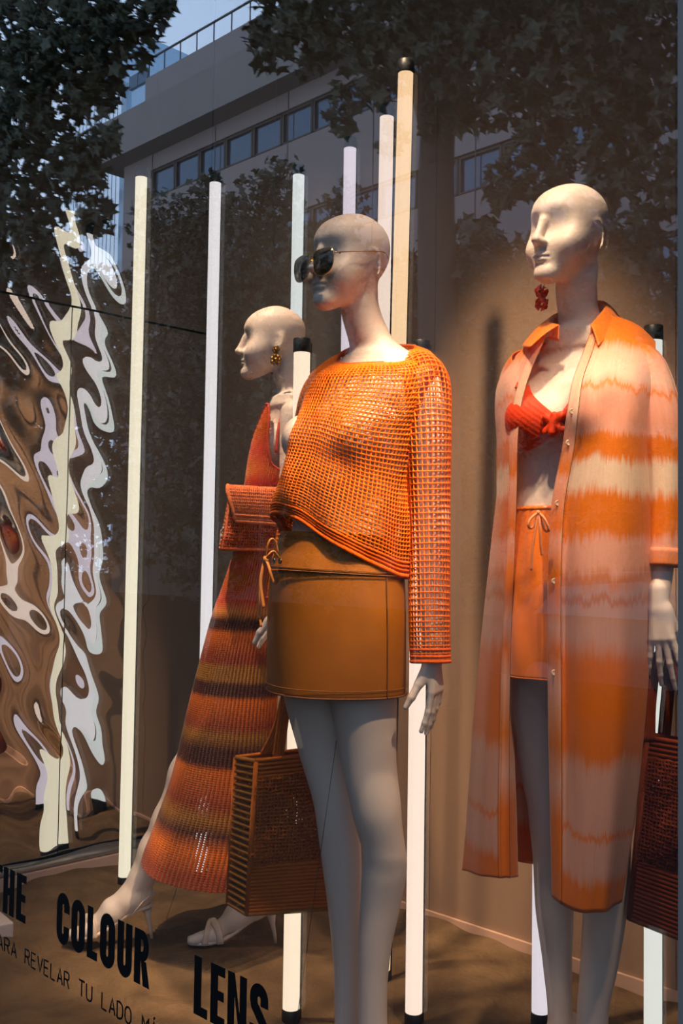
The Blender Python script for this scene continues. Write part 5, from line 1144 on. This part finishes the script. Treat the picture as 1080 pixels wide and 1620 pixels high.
m_leaf = pbr('plane_leaf', lin(34, 42, 24), rough=.6, var=.35, vscale=3)
m_bark = pbr('bark', lin(56, 50, 44), rough=.9, var=.3, vscale=8)
LF = []
for k in range(10):
    an = pi / 2 + (k - 0) * 2 * pi / 10; rr = (1.0, .50, .92, .46, .62, .30, .62, .46, .92, .50)[k]; LF.append((rr * cos(an), rr * sin(an), .10 * (k % 2)))
LF = np.array(LF + [(0, 0, 0)]); LT = np.array([(10, k, (k + 1) % 10) for k in range(10)])
def tree(label, foot_p, blobs, limbs, leaf=.10, dens=1.0):
    """blobs: (px, py, radius px, yv, leaves)"""
    t = thing('street_tree', label, 'tree', foot_p, 0, None); O = np.array(foot_p); V = []; Fc = []; off = 0
    for px_, py_, rp, yv, n in blobs:
        n = int(n * dens); c = rv(px_, py_, yv); r = rp * np.linalg.norm(on_y(px_, py_, yv) - CAMP) / F_PX
        u = RNG.normal(size=(n, 3)); u /= np.linalg.norm(u, axis=1, keepdims=True); u *= (RNG.random((n, 1)) ** .45) * r
        for q in u:
            A = RNG.normal(size=(3, 3)); Q, _ = np.linalg.qr(A); P = (LF * (leaf * RNG.uniform(.7, 1.25))) @ Q.T + c + q * (1, .8, 1) - O
            V.append(P); Fc.append(LT + off); off += 11
    me = bpy.data.meshes.new('foliage'); me.from_pydata(np.concatenate(V).tolist(), [], np.concatenate(Fc).tolist()); me.materials.append(m_leaf)
    o = bpy.data.objects.new('foliage', me); COL.objects.link(o); o.parent = t; o['kind'] = 'stuff'
    for i, (pts, r1, r2) in enumerate(limbs):
        P = smooth_path([np.array(p) - O for p in pts], 14); MB().tube(P, np.linspace(r1, r2, 14), 8).obj('trunk' if i == 0 else 'branch', m_bark, t)
ft = rv(40, 1100, 7.5); ft[2] = STREET_Z - .12
tree('leafy street tree whose dense crown darkens one corner of the window reflection', tuple(ft),
     [(20, 50, 105, 7, 420), (110, 40, 85, 7, 330), (195, 45, 62, 7.2, 200), (60, 150, 95, 7, 380), (150, 130, 52, 7.2, 140), (30, 270, 100, 7.3, 380), (125, 265, 52, 7, 150), (165, 220, 28, 7, 30), (60, 380, 85, 7.5, 260), (150, 345, 36, 7.2, 60),
      (30, 500, 110, 7.5, 620), (140, 500, 60, 7.5, 240), (60, 640, 110, 7.6, 620), (60, 760, 110, 7.6, 420), (-40, 620, 110, 7.6, 420), (245, 10, 26, 7.2, 50), (150, 620, 60, 7.8, 200), (40, -140, 150, 7, 420), (-140, -60, 200, 7, 420), (60, -330, 180, 7, 420), (-200, 250, 200, 7, 420)],  # last blobs extend the crown out of view to block sky light
     [([ft, rv(10, 700, 7.5), rv(0, 300, 7.3), rv(30, 60, 7.2)], .2, .06), ([rv(5, 420, 7.4), rv(80, 260, 7.3), rv(150, 200, 7.2)], .06, .015), ([rv(0, 260, 7.3), rv(110, 80, 7.1), rv(220, 30, 7.1)], .06, .015)], leaf=.125, dens=1.25)
ft = rv(690, 1150, 9.0); ft[2] = STREET_Z - .12
tree('broad street tree with a thick trunk and hanging lobed leaves opposite the window', tuple(ft),
     [(430, 40, 55, 8, 120), (500, 60, 60, 8.2, 150), (470, 10, 60, 8, 130), (560, 40, 70, 8.3, 220), (600, 120, 50, 8.5, 120), (640, 30, 75, 8.4, 260), (720, 50, 85, 8.6, 340), (810, 40, 90, 8.8, 360), (900, 60, 95, 9, 380), (1000, 60, 90, 9, 330),
      (760, 150, 60, 8.8, 160), (850, 160, 60, 9, 150), (940, 170, 70, 9, 200), (1040, 170, 70, 9.2, 200), (860, 250, 60, 9, 130), (960, 270, 60, 9, 130), (1050, 290, 55, 9, 130), (800, 290, 40, 9, 60), (540, 170, 40, 8.4, 50), (690, 180, 40, 8.8, 70),
      (1000, 400, 75, 9.2, 230), (900, 390, 70, 9.2, 180), (780, 420, 75, 9.6, 180), (620, 220, 30, 8.8, 30), (430, 90, 30, 8, 30), (720, 520, 100, 9.8, 240), (930, 520, 100, 9.8, 260), (1060, 520, 80, 9.6, 160), (600, 480, 70, 9.6, 160)] + [(x, y, 210, 8.8, 560) for x, y in ((560, -200), (800, -220), (1050, -200), (1280, -80), (700, -520), (1000, -520), (1350, 220), (1500, -300), (450, -520))],  # wide blobs are unseen upper crown, added to block sky light
     [([ft, rv(695, 620, 9.2), rv(690, 330, 9.2), rv(700, 150, 9.1), rv(760, 20, 9.0), rv(800, -200, 9)], .27, .14), ([rv(690, 260, 9.1), rv(650, 120, 8.9), rv(560, 20, 8.6)], .13, .05), ([rv(700, 200, 9.1), rv(800, 150, 9.0), rv(960, 60, 9.0)], .11, .03)], leaf=.125, dens=.8)
ft = rv(330, 950, 15.0); ft[2] = STREET_Z - .12
tree('rounded street tree standing in front of the office block', tuple(ft),
     [(250, 360, 60, 15, 420), (330, 340, 60, 15, 420), (420, 335, 70, 15, 480), (300, 430, 90, 15, 900), (410, 430, 90, 15, 900), (230, 480, 70, 15.5, 560), (500, 420, 70, 15, 560), (370, 540, 120, 15.5, 1500), (250, 600, 90, 15.5, 800), (500, 560, 100, 15.5, 1000), (330, 680, 120, 15.5, 1200), (470, 680, 100, 15.5, 900), (540, 330, 45, 15, 120), (440, 280, 40, 15, 90), (330, 290, 22, 15, 30)],
     [([ft, rv(332, 700, 15), rv(345, 420, 15)], .22, .08)], leaf=.13)
for k, (px_, lb) in enumerate(((30, 'low dark street tree beyond the road under the tower'), (420, 'low dense street tree beyond the road under the window bands of the office block'), (810, 'low wide street tree shading the lower storeys of the office block'), (1245, 'far street tree at the end of the row, opposite the window jamb'))):
    ft = rv(px_, 900, 19.0); ft[2] = STREET_Z - .12
    tree(lb, tuple(ft), [(px_ + dx, py_, 112, 19, 800) for dx in (-95, 95) for py_ in ((520, 620, 720, 820) if k in (0, 3) else (460, 560, 660, 760, 850))], [([ft, rv(px_, 700, 19), rv(px_ + 8, 520, 19)], .2, .08)], leaf=.24)

def car():
    c = rv(1090, 1000, 10.5); O = (c[0], c[1], STREET_Z - .12)
    t = thing('parked_car', 'parked grey lilac hatchback at the kerb opposite the window', 'car', O)
    m_car = pbr('car_paint', lin(30, 28, 31), rough=.5, spec=.25); m_gl = pbr('car_glass', lin(30, 34, 40), rough=.05); m_ty = pbr('tyre', lin(20, 20, 20), rough=.9); m_al = pbr('wheel_alloy', lin(60, 60, 64), rough=.4, metal=.4)
    prof = [(-2.0, .35), (-2.02, .72), (-1.9, .92), (-1.72, 1.02), (-1.45, 1.38), (-1.0, 1.50), (-.2, 1.53), (.45, 1.46), (1.02, 1.03), (1.75, .90), (2.02, .72), (2.05, .38)]
    top = smooth_path([(x, 0, z) for x, z in prof], 60); rows = []
    for w, ins in ((-1, .0), (-.86, .06), (0, .09), (.86, .06), (1, .0)):
        rows.append([(p[0] * (1 - ins * .1), w * (.86 - max(0, (p[2] - .95)) * .38), .35 + (p[2] - .35) * (1 if abs(w) < 1 else .985) + ins * .2 * (p[2] > .6)) for p in top])
    mb = MB().grid(rows); n = len(top)
    for r in (0, 4):
        o_ = r * n; mb.f.append(tuple(o_ + i for i in range(n)))
    mb.obj('body', m_car, t)
    for s in (-1, 1):
        g = MB(); pts = [(-1.42, 1.06), (-1.18, 1.36), (-.2, 1.44), (.34, 1.36), (.80, 1.05)]
        P = [(x, s * (.872 - max(0, (z - .95)) * .36), z) for x, z in pts]; Q = [(x, s * (.84 - max(0, (z - .95)) * .36), z) for x, z in pts]
        g.add(P + Q, [tuple(range(5)), tuple(range(9, 4, -1))]).obj('side_window', m_gl, t, smooth=False)
        for x in (-1.28, 1.30):
            w = MB().lathe([(.0, -.10), (.24, -.10), (.32, -.08), (.33, 0), (.32, .08), (.24, .10), (0, .10)], (x, s * .80, .33), 24, 'y').obj('wheel', m_ty, t)
            MB().lathe([(.0, -.11), (.20, -.112), (.215, -.095)], (x, s * .80, .33), 20, 'y').obj('wheel_rim', m_al, w) if s < 0 else MB().lathe([(.0, .11), (.20, .112), (.215, .095)], (x, s * .80, .33), 20, 'y').obj('wheel_rim', m_al, w)
car()
